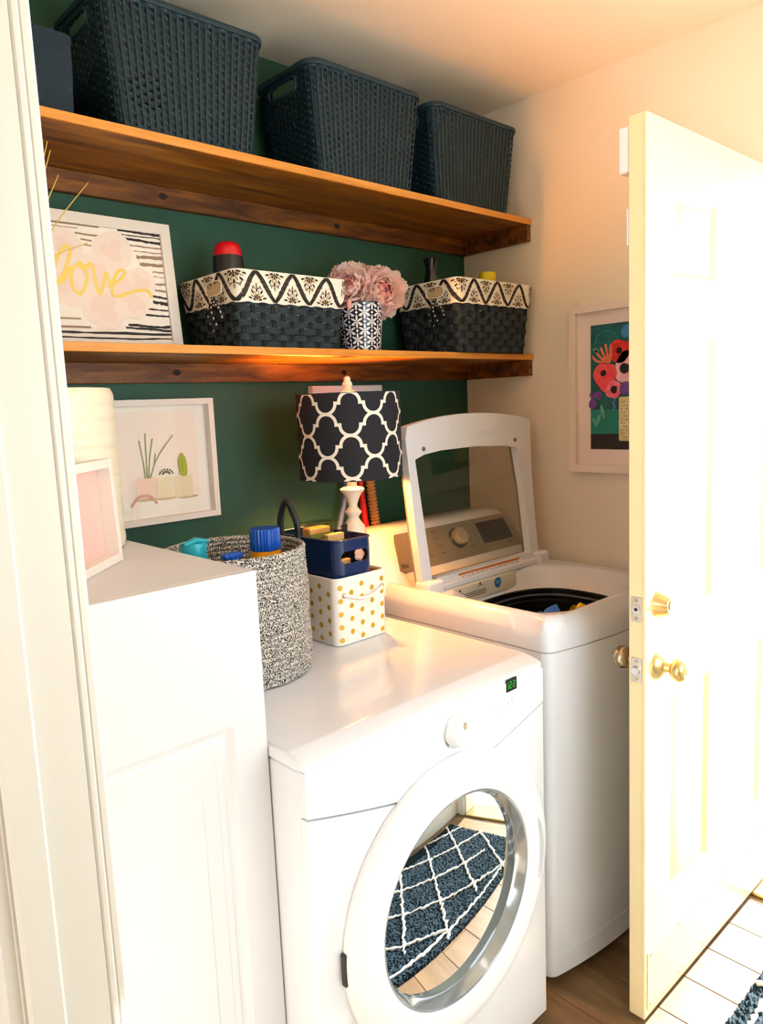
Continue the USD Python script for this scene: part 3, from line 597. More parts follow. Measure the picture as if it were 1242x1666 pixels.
bloom(pc + (-.050, -.012, .178), (-.75, -.62, .22), .074, 1); bloom(pc + (.042, -.055, .166), (-.35, -.93, .05), .078, 2); bloom(pc + (-.005, -.005, .205), (-.4, -.5, .8), .066, 3); bloom(pc + (.07, .03, .165), (.8, -.3, .5), .062, 4)
add(pot, 'bud', at(m3.Manifold.sphere(.012, 12).scale([.7, .7, 1.3]), pc + (-.078, -.045, .125)), PETS[2], True); add(pot, 'stem', J(*[tube([pc + (x * .3, y * .3, .11), pc + (x, y, .15)], .004, 6) for x, y in ((-.04, -.03), (.045, -.03), (0, .03))]), M('stem_green', '#55702f', .7))
# ------------------------------------------------------------------ dried stems behind the jamb
ds = thing('dried_stems', 'thin golden dried stems standing behind the door jamb on the lower shelf', 'dried stems', (-1.622, -.235, ZL))
add(ds, 'vase', lathe([(0, 0), (.03, 0), (.036, .05), (.024, .11), (.014, .13), (.016, .14)], ds.base), W_cream, 40)
STRAW = M('straw', '#d9b65a', .6)
for tip in ((-1.587, -.30, 2.03), (-1.583, -.30, 2.014), (-1.572, -.30, 1.970), (-1.500, -.27, 1.975), (-1.592, -.28, 1.95), (-1.50, -.24, 1.86)):
    b = ds.base + (0, 0, .13); tp = np.array(tip); add(ds, 'stem', tube(smoothline([b, b * .55 + tp * .45 + (-.008, 0, .01), tp], 8), np.linspace(.0016, .0009, 17), 6), STRAW, True)

# the cabinet, the dryer and what stands on them share one draft size: full size and place follow here
SIZE, SHIFT = .955, np.array((-.0980, -.0836, .0671))
# ------------------------------------------------------------------ white cabinet and what stands on it
CZT, CXR, CYF = 1.2156, -1.4725, -.761
cab = thing('storage_cabinet', 'tall white cabinet with raised panel door beside the dryer', 'cabinet', (-1.69, -.39, -.0702))
add(cab, 'carcass', cbox((-1.890, CYF + .018, -.02), (CXR, .083, CZT - .0002), .001), W_white)
fr = cbox((-1.890, CYF, -.01), (CXR, CYF + .0175, CZT - .0001), .001)
px0, px1, pz0, pz1 = -1.84, -1.540, .10, .951
fr = fr - frustum((px0, pz0), (px1, pz1), .012, (CYF - .0001, CYF + .008))
dr_ = add(cab, 'door', fr, W_white, 20)
add(dr_, 'moulding', J(*[frustum((px0 + .018 + k * .014, pz0 + .018 + k * .014), (px1 - .018 - k * .014, pz1 - .018 - k * .014), .006, (CYF + .0079, CYF + .005 - .0015 * k)) for k in range(2)]), W_white, 20)
add(dr_, 'panel', frustum((px0 + .060, pz0 + .066), (px1 - .060, pz1 - .066), .010, (CYF + .0078, CYF + .001)), W_white, 20)
add(cab, 'plinth', cbox((-1.888, CYF + .03, -.0702), (CXR - .002, .07, -.0195)), W_white)
# ribbed vase
vs = thing('ribbed_vase', 'tall cream ribbed cylinder vase on the white cabinet', 'vase', (-1.612, -.25, CZT)); vr, vh = .122, .338
prf = [(0, 0), (vr - .012, 0), (vr - .003, .004)] + [(vr - .0025 * (1 - abs(math.sin(k / 6 * PI)) ** .5), .008 + (vh - .016) * k / 66) for k in range(67)] + [(vr - .006, vh - .001), (vr - .012, vh), (vr - .018, vh - .006), (vr - .018, .02), (0, .02)]
add(vs, 'body', lathe(prf, vs.base, seg=72), M('cream_ceramic', '#e9dfc8', .35), 50)
# pink box frame, turned
pf = thing('framed_picture', 'small white box frame with blank pink print on the white cabinet', 'picture', (-1.60, -.485, CZT))
d1 = np.array((-.124, -.126, 0)); L1 = np.linalg.norm(d1); ux = -d1 / L1; nn = np.array((ux[1], -ux[0], 0)); B0 = np.array((-1.5795, -.4585, CZT + .0005)); hh = .198; lean = .03
pfn = lambda a, b, h: B0 + np.outer(a, ux) + np.outer(b, (0, 0, 1)) + np.outer(h - b * lean, nn)
wd = .205
add(pf, 'frame', plate(sbox(-wd, 0, 0, hh).difference(sbox(-wd + .016, .016, -.016, hh - .016)), lambda a, b, h: pfn(a, b, h - .03), .03), W_frame, False)
add(pf, 'print', plate(sbox(-wd + .012, .012, -.012, hh - .012), lambda a, b, h: pfn(a, b, h - .03), .004), M('pink_paper', '#f0bcb2', .6), False)
add(pf, 'prop_stand', plate(sbox(-wd * .6, .002, -wd * .4, hh * .7), lambda a, b, h: B0 + np.outer(a, ux) + np.outer(b, (0, 0, 1)) + np.outer(h - .034 - (hh * .7 - b) * .30 - b * lean, nn), .003), M('grey_board', '#7d7770', .8), False)
SIZE, SHIFT = 1.0, np.zeros(3)
# cactus picture on the wall
cpic = thing('framed_picture', 'white box frame with cactus pots print hanging under the lower shelf', 'picture', (-1.25, -.002, 1.21))
cx0, cx1, cz0, cz1, cyf, cw_ = -1.405, -1.1065, 1.2105, 1.534, -.034, .0155
add(cpic, 'frame', plate(sbox(cx0, cz0, cx1, cz1).difference(sbox(cx0 + cw_, cz0 + cw_, cx1 - cw_, cz1 - cw_)), lambda a, b, h: np.stack([a, -.002 - h, b], 1), .032), W_frame, False)
cl = lambda k: (lambda a, b, h: np.stack([a, -.0090 - .0004 * k - h, b], 1))
add(cpic, 'mat_board', plate(sbox(cx0 + .014, cz0 + .014, cx1 - .014, cz1 - .014), lambda a, b, h: np.stack([a, -.0045 - h, b], 1), .004), PAPER, False)
add(cpic, 'print', plate(sbox(-1.375, 1.242, -1.153, 1.506), cl(0)), M('cream_paper', '#f7e8da', .7), False)
add(cpic, 'table_print', plate(sbox(-1.375, 1.242, -1.153, 1.272), cl(1)), M('white_ink', '#f6efe2', .7), False)
add(cpic, 'shadow_print', plate(unary_union([ell(-1.252, 1.272, .030, .004), ell(-1.190, 1.270, .032, .004), ell(-1.31, 1.274, .03, .004)]), cl(2)), M('tan_ink', '#c9b184', .7), False)
rp = lambda x0, x1, z0, z1: sbox(x0, z0, x1, z1).buffer(-.006).buffer(.006)
add(cpic, 'pot_print', plate(unary_union([rp(-1.2785, -1.2295, 1.274, 1.329), rp(-1.2265, -1.1735, 1.271, 1.330)]), cl(3)), M('beige_ink', '#ecdcb4', .7), False)
add(cpic, 'pot_print', plate(rp(-1.336, -1.280, 1.279, 1.333), cl(3)), M('pink_ink', '#f4d2bf', .7), False)
blades = [[(-1.309, 1.331), (-1.311, 1.37), (-1.318, 1.428)], [(-1.304, 1.331), (-1.302, 1.38), (-1.300, 1.446)], [(-1.299, 1.331), (-1.293, 1.38), (-1.281, 1.432)], [(-1.294, 1.332), (-1.272, 1.381), (-1.223, 1.438)], [(-1.296, 1.332), (-1.283, 1.36), (-1.276, 1.392)]]
add(cpic, 'leaf_print', plate(unary_union([LineString(smoothline(b, 6)).buffer(.0016) for b in blades]), cl(4)), M('sage_ink', '#8b9455', .7), False)
add(cpic, 'cactus_print', plate(Polygon(smoothline([(-1.206, 1.330), (-1.213, 1.355), (-1.209, 1.378), (-1.201, 1.391), (-1.191, 1.378), (-1.187, 1.357), (-1.189, 1.330)], 6, True)), cl(4)), M('cactus_ink', '#a9b23a', .7), False)
sp = [ell(-1.2125 + .0016 * math.sin(k), 1.335 + k * .0062, .0010, .0018) for k in range(8)] + [ell(-1.200 + .002 * math.sin(k * 2), 1.340 + k * .0062, .0009, .0018) for k in range(7)] + [ell(-1.25 + .019 * math.cos(a) * q, 1.337 + .012 * abs(math.sin(a)) * q, .003, .0022, a * 57) for a in np.linspace(.1, 3.0, 8) for q in (.5, 1)]
add(cpic, 'spine_print', plate(unary_union(sp), cl(5)), M('dark_green_ink', '#4b5a26', .7), False)
add(cpic, 'arch_print', plate(LineString(smoothline([(-1.352, 1.262), (-1.335, 1.281), (-1.317, 1.285), (-1.298, 1.281), (-1.284, 1.264)], 6)).buffer(.0035), cl(6)), M('rust_ink', '#d89a84', .7), False)
add(cpic, 'glass', plate(sbox(cx0 + .013, cz0 + .013, cx1 - .013, cz1 - .013), lambda a, b, h: np.stack([a, -.026 - h, b], 1), .0015), pane('picture_glass', ior=1.3), False)

SIZE, SHIFT = .955, np.array((-.0980, -.0836, .0671))
# ------------------------------------------------------------------ dryer
RX0, RX1, RY0, RY1, RZ = -1.471, -.764, -.862, -.12, .894
dry = thing('dryer', 'white front loading dryer with round glass door and green 122 display', 'dryer', ((RX0 + RX1) / 2, -.5, -.0702))
add(dry, 'body', cbox((RX0 + .002, RY0 + .012, -.045), (RX1 - .002, RY1, .868), .006), W_enamel, 20)
tp = [(RY1, .862), (RY1, RZ), (RY0 + .052, RZ), (RY0 + .042, RZ - .0015), (RY0 + .010, RZ - .010), (RY0 + .001, RZ - .016), (RY0 + .001, .866), (RY0 + .02, .862)]
def prof_x(pts, x0, x1, c=.006):
    """(y,z) profile extruded along x with small end bevels"""
    ctr = np.mean(pts, 0); P = np.array(pts); Q = ctr + (P - ctr) * np.array([1 - c / (np.ptp(P[:, 0]) / 2), 1 - c / max(np.ptp(P[:, 1]) / 2, c * 2)])
    n = len(P); R = [np.column_stack([np.full(n, x), q]) for x, q in ((x0, Q), (x0 + c, P), (x1 - c, P), (x1, Q))]
    V = np.concatenate(R); F = []
    for i in range(3): F += [(i * n + k, (i + 1) * n + k, (i + 1) * n + (k + 1) % n, i * n + (k + 1) % n) for k in range(n)]
    m = as_mesh((V, np.array(F)))
    pt = Polygon(P); v, f = trimesh.creation.triangulate_polygon(Polygon(Q), engine='earcut')
    v = np.asarray(v); caps = [trimesh.Trimesh(np.column_stack([np.full(len(v), x), v]), f if s else np.asarray(f)[:, ::-1], process=False) for x, s in ((x0, 0), (x1, 1))]
    return J(m, *caps)
add(dry, 'top_panel', prof_x(tp, RX0, RX1, .007), W_enamel, 35)
add(dry, 'rear_riser', cbox((RX0 + .01, RY1 - .03, RZ - .001), (RX1 - .01, RY1, RZ + .006), .002), W_enamel)
# control panel with curved lower edge, lower front
xs = np.linspace(RX0 + .001, RX1 - .001, 41); xm = (RX0 + RX1) / 2; arc = .704 + .079 * np.abs((xs - xm) / (RX1 - xm)) ** 1.3
cpn = Polygon([(RX0 + .001, .8685), (RX1 - .001, .8685)] + list(zip(xs[::-1], arc[::-1]))).buffer(-.0015)
low = Polygon([(RX0 + .001, -.035), (RX1 - .001, -.035)] + list(zip(xs[::-1], arc[::-1] - .0025))).buffer(-.001)
add(dry, 'control_panel', plate(cpn, lambda a, b, h: np.stack([a, RY0 + .016 - h, b], 1), .018), W_enamel, 20)
lowh = low.difference(Point(xm, .460).buffer(.222, 32))
add(dry, 'front_panel', plate(lowh, lambda a, b, h: np.stack([a, RY0 + .016 - h, b], 1), .016), W_enamel, 20)
add(dry, 'kick_panel', cbox((RX0 + .02, RY0 + .04, -.0702), (RX1 - .02, RY1 - .02, -.044)), BLACKISH)
YP = RY0 - .002
K = np.array((-1.078, YP, .8165))
kd = add(dry, 'dial', lathe([(.034, .0), (.034, .004), (.031, .008), (.0295, .022), (.027, .026), (.0, .027)], K, (0, -1, 0), 48), W_plastic, 35)
add(kd, 'dial_ring', lathe([(.0375, 0), (.0375, .0025), (.0335, .0035), (.0335, 0)], K, (0, -1, 0), 48), CHROME, 30)
add(kd, 'dial_pointer', cbox(K + (-.004, -.0285, .010), K + (.004, -.026, .024), .0005), M('warm_grey_print', '#a8977c', .5))
# display with seven segment 122
dsp = add(dry, 'display', cbox((-.9065, YP - .0012, .846), (-.869, YP, .8755), .0004), M('display_window', '#060807', .55, specular_ior_level=.2), 20)
GREEN = emit('green_digits', '#2cf53a', .85)
SEG = {'1': 'bc', '2': 'abged'}
def seven(ch, x, z, w, h):
    s = {'a': ((x, z + h), (x + w, z + h)), 'b': ((x + w, z + h), (x + w, z + h / 2)), 'c': ((x + w, z + h / 2), (x + w, z)), 'd': ((x, z), (x + w, z)), 'e': ((x, z), (x, z + h / 2)), 'f': ((x, z + h / 2), (x, z + h)), 'g': ((x, z + h / 2), (x + w, z + h / 2))}
    return [LineString(s[k]).buffer(.00082, 2) for k in SEG[ch]]
for ch, x in (('1', -.9065), ('2', -.8950), ('2', -.8825)): add(dsp, 'digit', plate(unary_union(seven(ch, x, .8535, .0065, .0145)), XZ(YP - .0013), .0003), GREEN, False)
GREYP = M('pale_grey_print', '#b9b7b2', .6)
mk = []
for i in range(4):
    mk += [Point(-.983 + i * .0008, .842 - i * .0085).buffer(.0014), Point(-.964 + i * .001, .8495 - i * .0085).buffer(.0014)]
    mk += [sbox(-.978, .8415 - i * .0085, -.970, .8425 - i * .0085), sbox(-.958, .849 - i * .0085, -.948, .850 - i * .0085)]
for i in range(5): mk.append(sbox(-.940 + .002 * i, .853 - i * .0055, -.914 + .002 * i, .8538 - i * .0055))
mk += [sbox(-.893, .834 - i * .006, -.872, .8348 - i * .006) for i in range(3)]
mk += [Point(-.884, .812).buffer(.003).difference(Point(-.884, .812).buffer(.0022)), Point(-.897, .809).buffer(.003).difference(Point(-.897, .809).buffer(.0022))]
mk += [sbox(-.93, .806, -.926, .813), sbox(-.932, .796, -.922, .7968), sbox(-1.15, .8275, -1.118, .8282)]
add(dry, 'panel_print', plate(unary_union(mk), XZ(YP - .0003)), GREYP, False)
for x, z in ((-.884, .826), (-.897, .822)): add(dry, 'button', cbox((x - .003, YP - .002, z - .005), (x + .003, YP, z + .004), .0008), W_plastic)
add(dry, 'sticker', cbox((-1.410, YP - .0006, .846), (-1.389, YP, .866), .0002), M('white_sticker', '#ffffff', .4))
# round door
DC = np.array((-1.100, RY0, .460)); R = .305
ring = lathe([(.304, -.002), (.3085, .004), (.3085, .016), (.304, .026), (.292, .033), (.268, .038), (.242, .036), (.2295, .031), (.2275, .028)], DC, (0, -1, 0), 96)
dd = add(dry, 'door', ring, W_plastic, 50)
add(dd, 'door_back', lathe([(.300, -.001), (.215, -.001), (.205, -.05), (0, -.05)], DC, (0, -1, 0), 64), M('dark_drum', '#1a1d20', .5), 40)
add(dd, 'glass_trim', lathe([(.2285, .0285), (.223, .0275), (.2145, .010), (.2125, .003), (.208, .001)], DC, (0, -1, 0), 96), M('grey_glossy_plastic', '#9aa0a4', .12, .5), 40)
bul = [(.2130 * math.sin(t), .003 + .012 * (math.cos(t * 1.0) ** 2)) for t in np.linspace(PI / 2, 0, 14)]
MIRR = usdkit.material(stage, '/World/Looks/dark_mirror_glass', {'p': ('principled_bsdf', dict(base_color=(.50, .53, .54), metallic=1.0, roughness=.015))}, surface='p.BSDF')
add(dd, 'glass', lathe(bul, DC, (0, -1, 0), 96), MIRR, True)
# handle scoop on the right of the ring and hinge gap on the left
ang = np.linspace(-.30, .30, 14)
P = np.stack([DC[0] + .268 * np.cos(ang), np.full(14, RY0 - .0355), DC[2] + .268 * np.sin(ang)], 1)
add(dd, 'handle_grip', tube(P, np.interp(np.abs(ang), [0, .22, .30], [.0105, .0095, .002]), 12, False, .35), M('grey_scoop_plastic', '#c4c8d0', .3), True)
add(dd, 'hinge', cbox((DC[0] - .3125, RY0 - .014, .43), (DC[0] - .296, RY0 - .0015, .495), .002), BLACKISH)
# ------------------------------------------------------------------ rope basket with bottles
rc = np.array((-1.290, -.386, RZ + .0024)); rbk = thing('rope_basket', 'grey flecked coiled rope basket with a dark leather loop handle on the dryer', 'basket', rc)
ROPE = [speckle(f'flecked_rope_{k}', '#1c1a19', '#494440', '#d6d0c8', 430 + 30 * k, .95, (1, 1, .6)) for k in range(2)]
nco = 25; ch_ = .290 / nco
add(rbk, 'base', lathe([(0, .001), (.158, .001), (.158, .006), (0, .006)], rc, seg=64), ROPE[0])
for i in range(nco):
    z = (i + .5) * ch_; rr_ = .163 - .004 * math.exp(-i / 2.0) + .0015 * math.sin(i * .5) - .003 * (i / nco) ** 2
    nn_, sg = 220, 8; a = np.linspace(0, 2 * PI, nn_, endpoint=False); b = np.linspace(0, 2 * PI, sg, endpoint=False)
    A, Bb = np.meshgrid(a, b, indexing='ij'); q = ch_ * .56 * (1 + .12 * np.cos(A * 55 + Bb * 1.0))
    V = np.stack([(rr_ + q * np.cos(Bb)) * np.cos(A), (rr_ + q * np.cos(Bb)) * np.sin(A), z + q * np.sin(Bb)], -1).reshape(-1, 3)
    F = np.array([(k * sg + l, ((k + 1) % nn_) * sg + l, ((k + 1) % nn_) * sg + (l + 1) % sg, k * sg + (l + 1) % sg) for k in range(nn_) for l in range(sg)])
    add(rbk, 'rope_coil', at((V, F), rc), ROPE[i % 2], True)
LEATH = M('black_leather', '#161a20', .42, bump=(500, .3))
hc = rc + (.1665 * math.cos(.05), .1665 * math.sin(.05) - .0, .290)
ha = rc + np.array((.172 * math.cos(-.10), .172 * math.sin(-.10), 0)); hb = rc + np.array((.172 * math.cos(.26), .172 * math.sin(.26), 0))
P = smoothline([ha + (.001, 0, .150), ha + (.001, 0, .285), ha + (.0, .002, .330), (ha + hb) / 2 + (-.002, 0, .377), hb + (0, -.004, .335), hb + (.001, 0, .285), hb + (.001, 0, .17)], 8)
add(rbk, 'loop_handle', tube(P, .0095, 10, False, .75), LEATH, True)
b1 = bottle('detergent_bottle', 'orange bottle with ribbed blue cap standing in the rope basket', (-1.222, -.418), .319, .040, ORANGE, 'cap', BLUE, RZ + .0115, cap_r=.0345, cap_h=.050, ribs=26, collar=(ORANGE, .024))
b2 = thing('detergent_bottle', 'teal spouted bottle in the rope basket beside the cabinet edge', 'bottle', (-1.375, -.36, RZ + .0115)); C = b2.base
add(b2, 'body', lathe([(0, 0), (.038, 0), (.040, .01), (.040, .23), (.03, .27), (0, .272)], C), TEAL, 40)
add(b2, 'cap', J(lathe([(0, .270), (.029, .270), (.030, .296), (.027, .302), (0, .303)], C), tube([C + (-.028, -.01, .300), C + (.0, -.012, .308), C + (.03, -.012, .302)], [.008, .011, .007], 10, False, .7)), TEAL, 40)
b3 = thing('detergent_bottle', 'blue capped bottle low in the rope basket beside the teal bottle', 'bottle', (-1.335, -.45, RZ + .0115)); C = b3.base
add(b3, 'body', lathe([(0, 0), (.026, 0), (.028, .01), (.028, .22), (.02, .25), (0, .25)], C), WBOT, 40)
add(b3, 'cap', J(lathe([(0, .25), (.018, .25), (.018, .276), (0, .277)], C), cbox(C + (-.02, -.012, .268), C + (.026, .012, .282), .004)), BLUE, 40)
# ------------------------------------------------------------------ dotted bin, navy caddy and its contents
bx0, bx1, by0, by1, bh = -1.044, -.866, -.447, -.150, .176
bc = np.array(((bx0 + bx1) / 2, (by0 + by1) / 2, RZ)); CANV = M('white_canvas', '#f4efe6', .7, bump=(600, .2))
dbn = thing('dotted_bin', 'white canvas bin with gold dots and rope handle on the dryer', 'bin', bc)
bl = RR(bx1 - bx0, by1 - by0, .022, 8)
add(dbn, 'body', at(ringwall(bl, [(.97, 0, .0015), (.985, 0, .006), (1, 0, bh - .003), (1, -.001, bh), (1, -.004, bh), (1, -.005, bh - .004), (.97, -.005, .008)], 140, True), bc), CANV, 40)
add(dbn, 'lining', at(ringwall(bl, [(.975, -.0062, .01), (1, -.0062, bh - .006)], 100, True), bc), M('tan_lining_cloth', '#b58a5c', .85), 40)
kk = lambda z: .985 + .015 * (z - .006) / (bh - .009)
dots = []
for i in range(26):
    for j in range(5):
        sx_ = i * bl.L / 26; zz_ = .016 + j * .034 + (.017 if i % 2 else 0)
        if zz_ < bh - .010: dots.append(Point(sx_, zz_).buffer(.0068, 8))
FOIL = M('gold_foil', '#d9ab2c', .32, .35)
for q in dots: add(dbn, 'dot_print', wrap(q, lambda s, z: np.stack([*bl(s, kk(z), off=.0006)[:2], z], 1) + bc, .006), FOIL, False)
eyl = [np.array((bc[0] + dx, by0 - .0005, RZ + .131)) for dx in (-.062, .066)]
for e in eyl: add(dbn, 'eyelet', tube(np.stack([e[0] + .0055 * np.cos(np.linspace(0, 2 * PI, 20, endpoint=False)), np.full(20, e[1] - .0004), e[2] + .0055 * np.sin(np.linspace(0, 2 * PI, 20, endpoint=False))], 1), .0017, 8, True), BRASS, True)
add(dbn, 'rope_handle', tube(smoothline([eyl[0] + (0, .001, 0), eyl[0] + (.012, -.009, -.002), eyl[0] + (.045, -.012, -.012), eyl[1] + (-.045, -.012, -.012), eyl[1] + (-.012, -.010, -.001), eyl[1] + (0, .001, 0)], 8), .0048, 10), M('white_rope', '#f3f0e8', .8), True)
kx0, kx1, ky0, ky1, kz0, kz1 = -1.024, -.900, -.433, -.165, .985, 1.160
kc = np.array(((kx0 + kx1) / 2, (ky0 + ky1) / 2, 0)); kl_ = RR(kx1 - kx0, ky1 - ky0, .025, 8)
def rrp(w, d, r): return m3.CrossSection([np.array(list(RR(w, d, r, 8).P[:-1]))])
cw1, cd1 = kx1 - kx0, ky1 - ky0
outer = m3.Manifold.extrude(rrp(cw1, cd1, .025), kz1 - kz0).translate([kc[0], kc[1], kz0]); inner = m3.Manifold.extrude(rrp(cw1 - .005, cd1 - .005, .0225), kz1 - kz0).translate([kc[0], kc[1], kz0 + .004])
a = np.linspace(0, 2 * PI, 40, endpoint=False)
slot = hull([(kc[0] + sx_ * .030 + .016 * math.cos(t), y, 1.116 + .016 * math.sin(t)) for sx_ in (-1, 1) for t in a for y in (ky0 - .01, ky0 + .02)])
slot2 = slot.translate([0, ky1 - ky0 - .006, 0])
cad = thing('caddy', 'navy plastic caddy with a hand slot sitting in the gold dotted bin', 'caddy', (kc[0], kc[1], kz0))
add(cad, 'body', outer - inner - slot - slot2, NAVY, 35)
add(cad, 'rim', tube(np.column_stack([kl_(np.linspace(0, kl_.L, 90, endpoint=False))[0] + kc[0], kl_(np.linspace(0, kl_.L, 90, endpoint=False))[1] + kc[1], np.full(90, kz1)]), .0032, 8, True), NAVY, True)
PEG = wood('peg_wood', [(.2, '#c99550'), (.8, '#ecc98c')], (4, 30, 30))
for i, (x, y, z, w_) in enumerate(((-1.000, -.335, 1.120, .05), (-.985, -.375, 1.080, .05), (-.992, -.355, 1.148, .055))):
    single('clothes_peg', cbox((x, y - .009, z), (x + w_, y + .009, z + .020), .002), PEG, ('pale wooden clothes peg lowest in the navy caddy', 'pale wooden clothes peg showing in the caddy hand slot', 'pale wooden clothes peg topmost in the navy caddy')[(0, 1, 2)[i]], 'clothes peg', (x + w_ / 2, y, z), 'clothes pegs in the caddy')
ab = thing('clear_box', 'small clear plastic box with a green label standing in the navy caddy', 'box', (-.965, -.30, .99))
CLR = pane('clear_plastic', (.93, .93, .88), 1.4)
add(ab, 'body', cbox((-1.008, -.305, .99), (-.922, -.255, 1.190), .003) - box((-1.005, -.302, .993), (-.925, -.258, 1.187)), CLR, 20)
add(ab, 'wooden_block', cbox((-1.000, -.298, .995), (-.930, -.262, 1.178), .003), PEG, 20)
add(ab, 'label', J(cbox((-1.006, -.3072, 1.150), (-.926, -.3055, 1.164), .0003)), M('green_label', '#55742c', .5), 20)
add(ab, 'lid_edge', cbox((-1.010, -.307, 1.186), (-.920, -.253, 1.193), .002), CLR, 20)
cb = thing('hair_comb', 'black comb standing upright in the navy caddy', 'comb', (-.915, -.34, .99))
add(cb, 'spine', cbox((-.922, -.344, .99), (-.908, -.338, 1.186), .0015), BLACKISH); 
for i in range(16): add(cb, 'tooth', box((-.930, -.342, 1.05 + i * .0085), (-.9218, -.340, 1.0545 + i * .0085)), BLACKISH, False)
single('fabric_flower', J(*[m3.Manifold.sphere(.009, 10).scale([1, .6, 1]).translate([-.928 + .009 * math.cos(t), -.410, 1.112 + .009 * math.sin(t)]) for t in np.linspace(0, 6.28, 6)[:5]]), M('peach_fabric', '#f0b9a0', .8), 'peach fabric flower behind the caddy hand slot', 'fabric flower', (-.928, -.41, 1.10))
# ------------------------------------------------------------------ lamp
lc = np.array((-.780, -.220, RZ + .0005)); lamp = thing('table_lamp', 'lamp with black and white trellis drum shade on the dryer', 'lamp', lc)
bz = lambda z: z - RZ
colm = [(0, 0), (.070, 0), (.072, .008), (.066, .020), (.045, .030), (.034, .045), (.030, .09), (.036, .13), (.050, .165), (.053, .195), (.050, .225), (.042, bz(1.150)), (.030, bz(1.162)), (.020, bz(1.174)), (.024, bz(1.180)), (.032, bz(1.188)), (.032, bz(1.193)), (.024, bz(1.199)), (.0165, bz(1.207)), (.019, bz(1.217)), (.026, bz(1.232)), (.036, bz(1.246)), (.046, bz(1.252)), (.048, bz(1.258)), (.040, bz(1.262)), (.019, bz(1.266)), (.018, bz(1.300)), (.014, bz(1.330)), (0, bz(1.331))]
colm = [(r * (.75 if z > .2 else .85), z) for r, z in colm]
add(lamp, 'base', lathe(colm, lc, seg=48), W_cream, 40)
SR, SZ0, SZ1 = .148, 1.293, 1.533
sh = add(lamp, 'shade', lathe([(SR, 0), (SR, SZ1 - SZ0), (SR - .003, SZ1 - SZ0), (SR - .003, 0), (SR, 0)], (lc[0], lc[1], SZ0), seg=96), M('black_shade_cloth', '#191a22', .85, bump=(800, .3)), 35)
# quatrefoil trellis: cells half a column apart
ncl = 7; cw = 2 * PI * SR / ncl; chh = .116; lines = []
def quat(cx, cz, w, h):
    A_, B_ = .42, .47; t = np.linspace(0, PI / 2, 9)
    q = [(A_ * math.sin(u), 1 - B_ * (1 - math.cos(u))) for u in t] + [(A_, .5), (1 - A_, .5)] + [(1 - A_ * math.sin(u), B_ * (1 - math.cos(u))) for u in t[::-1]]
    return [LineString([(cx + sx_ * x * w / 2, cz + sz_ * z * h / 2) for x, z in q]).buffer(.0044, join_style=2) for sx_ in (-1, 1) for sz_ in (-1, 1)]
for i in range(-1, ncl + 2):
    for j in range(0, 6): lines += quat((i + .5 * (j % 2)) * cw, SZ1 - SZ0 + .001 - (j - .0) * chh / 2, cw, chh)
tre = unary_union(lines).intersection(sbox(0, .002, 2 * PI * SR, SZ1 - SZ0 - .002))
th0 = math.atan2(CY - lc[1], CX - lc[0])
add(sh, 'trellis_print', wrap(tre, lambda s, z: np.stack([lc[0] + (SR + .0006) * np.cos(th0 + .02 + (s + cw / 2) / SR), lc[1] + (SR + .0006) * np.sin(th0 + .02 + (s + cw / 2) / SR), SZ0 + z], 1), .006), M('white_shade_print', '#efe6da', .8), False)
add(lamp, 'harp', J(*[tube([(lc[0] + .013 * math.cos(t), lc[1] + .013 * math.sin(t), 1.32), (lc[0] + .05 * math.cos(t), lc[1] + .05 * math.sin(t), 1.42), (lc[0] + .012 * math.cos(t), lc[1] + .012 * math.sin(t), 1.535)], .0015, 6) for t in (0.4, 3.54)]), BRASS, True)
add(lamp, 'spider', J(*[tube([(lc[0], lc[1], 1.535), (lc[0] + (SR - .002) * math.cos(t), lc[1] + (SR - .002) * math.sin(t), 1.527)], .0016, 6) for t in (0, 2.09, 4.19)]), BRASS, True)
add(lamp, 'finial', lathe([(0, 0), (.020, 0), (.020, .004), (.012, .008), (.012, .014), (.015, .020), (.013, .027), (.009, .031), (.010, .036), (.0085, .042), (0, .046)], (lc[0], lc[1], 1.536), seg=32), W_cream, 40)
add(lamp, 'bulb', lathe([(0, 0), (.012, 0), (.013, .02), (.026, .05), (.030, .07), (.026, .09), (.014, .103), (0, .106)], (lc[0], lc[1], 1.372), seg=24), emit('warm_bulb', '#ff9f45', 900.0), True)
SIZE, SHIFT = 1.0, np.zeros(3)
# ------------------------------------------------------------------ laundry outlet box, hoses
ob = thing('washer_outlet_box', 'white utility box on the green wall behind the lamp shade', 'utility box', (-.61, 0, 1.45))
add(ob, 'body', cbox((-.755, -.028, 1.44), (-.462, -.0005, 1.562), .003), W_plastic)
add(ob, 'valve', cyl((-.575, -.04, 1.45), (-.575, -.04, 1.475), .012), BRASS); add(ob, 'valve', cyl((-.65, -.04, 1.45), (-.65, -.04, 1.475), .012), BRASS)
add(ob, 'valve_mount', cbox((-.68, -.052, 1.468), (-.53, -.026, 1.478)), W_plastic)
single('water_hose', tube(smoothline([(-.575, -.04, 1.452), (-.597, -.045, 1.30), (-.588, -.05, 1.15), (-.575, -.052, 1.03), (-.555, -.045, .90)], 10), .0105, 12), M('red_rubber', '#d8160e', .4), 'red rubber hose hanging behind the lamp beside the ribbed hose', 'hose', (-.58, -.05, .9), smooth=True)
single('water_hose', tube(smoothline([(-.65, -.04, 1.452), (-.655, -.045, 1.25), (-.690, -.048, 1.13), (-.712, -.05, 1.06), (-.72, -.05, .90)], 10), .0085, 12), M('blue_grey_rubber', '#5a6d9c', .4), 'blue grey hose curving behind the lamp base', 'hose', (-.7, -.05, .9), smooth=True)
cl_ = smoothline([(-.540, -.035, 1.44), (-.552, -.04, 1.30), (-.540, -.042, 1.16), (-.522, -.045, 1.03), (-.50, -.045, .92)], 60)
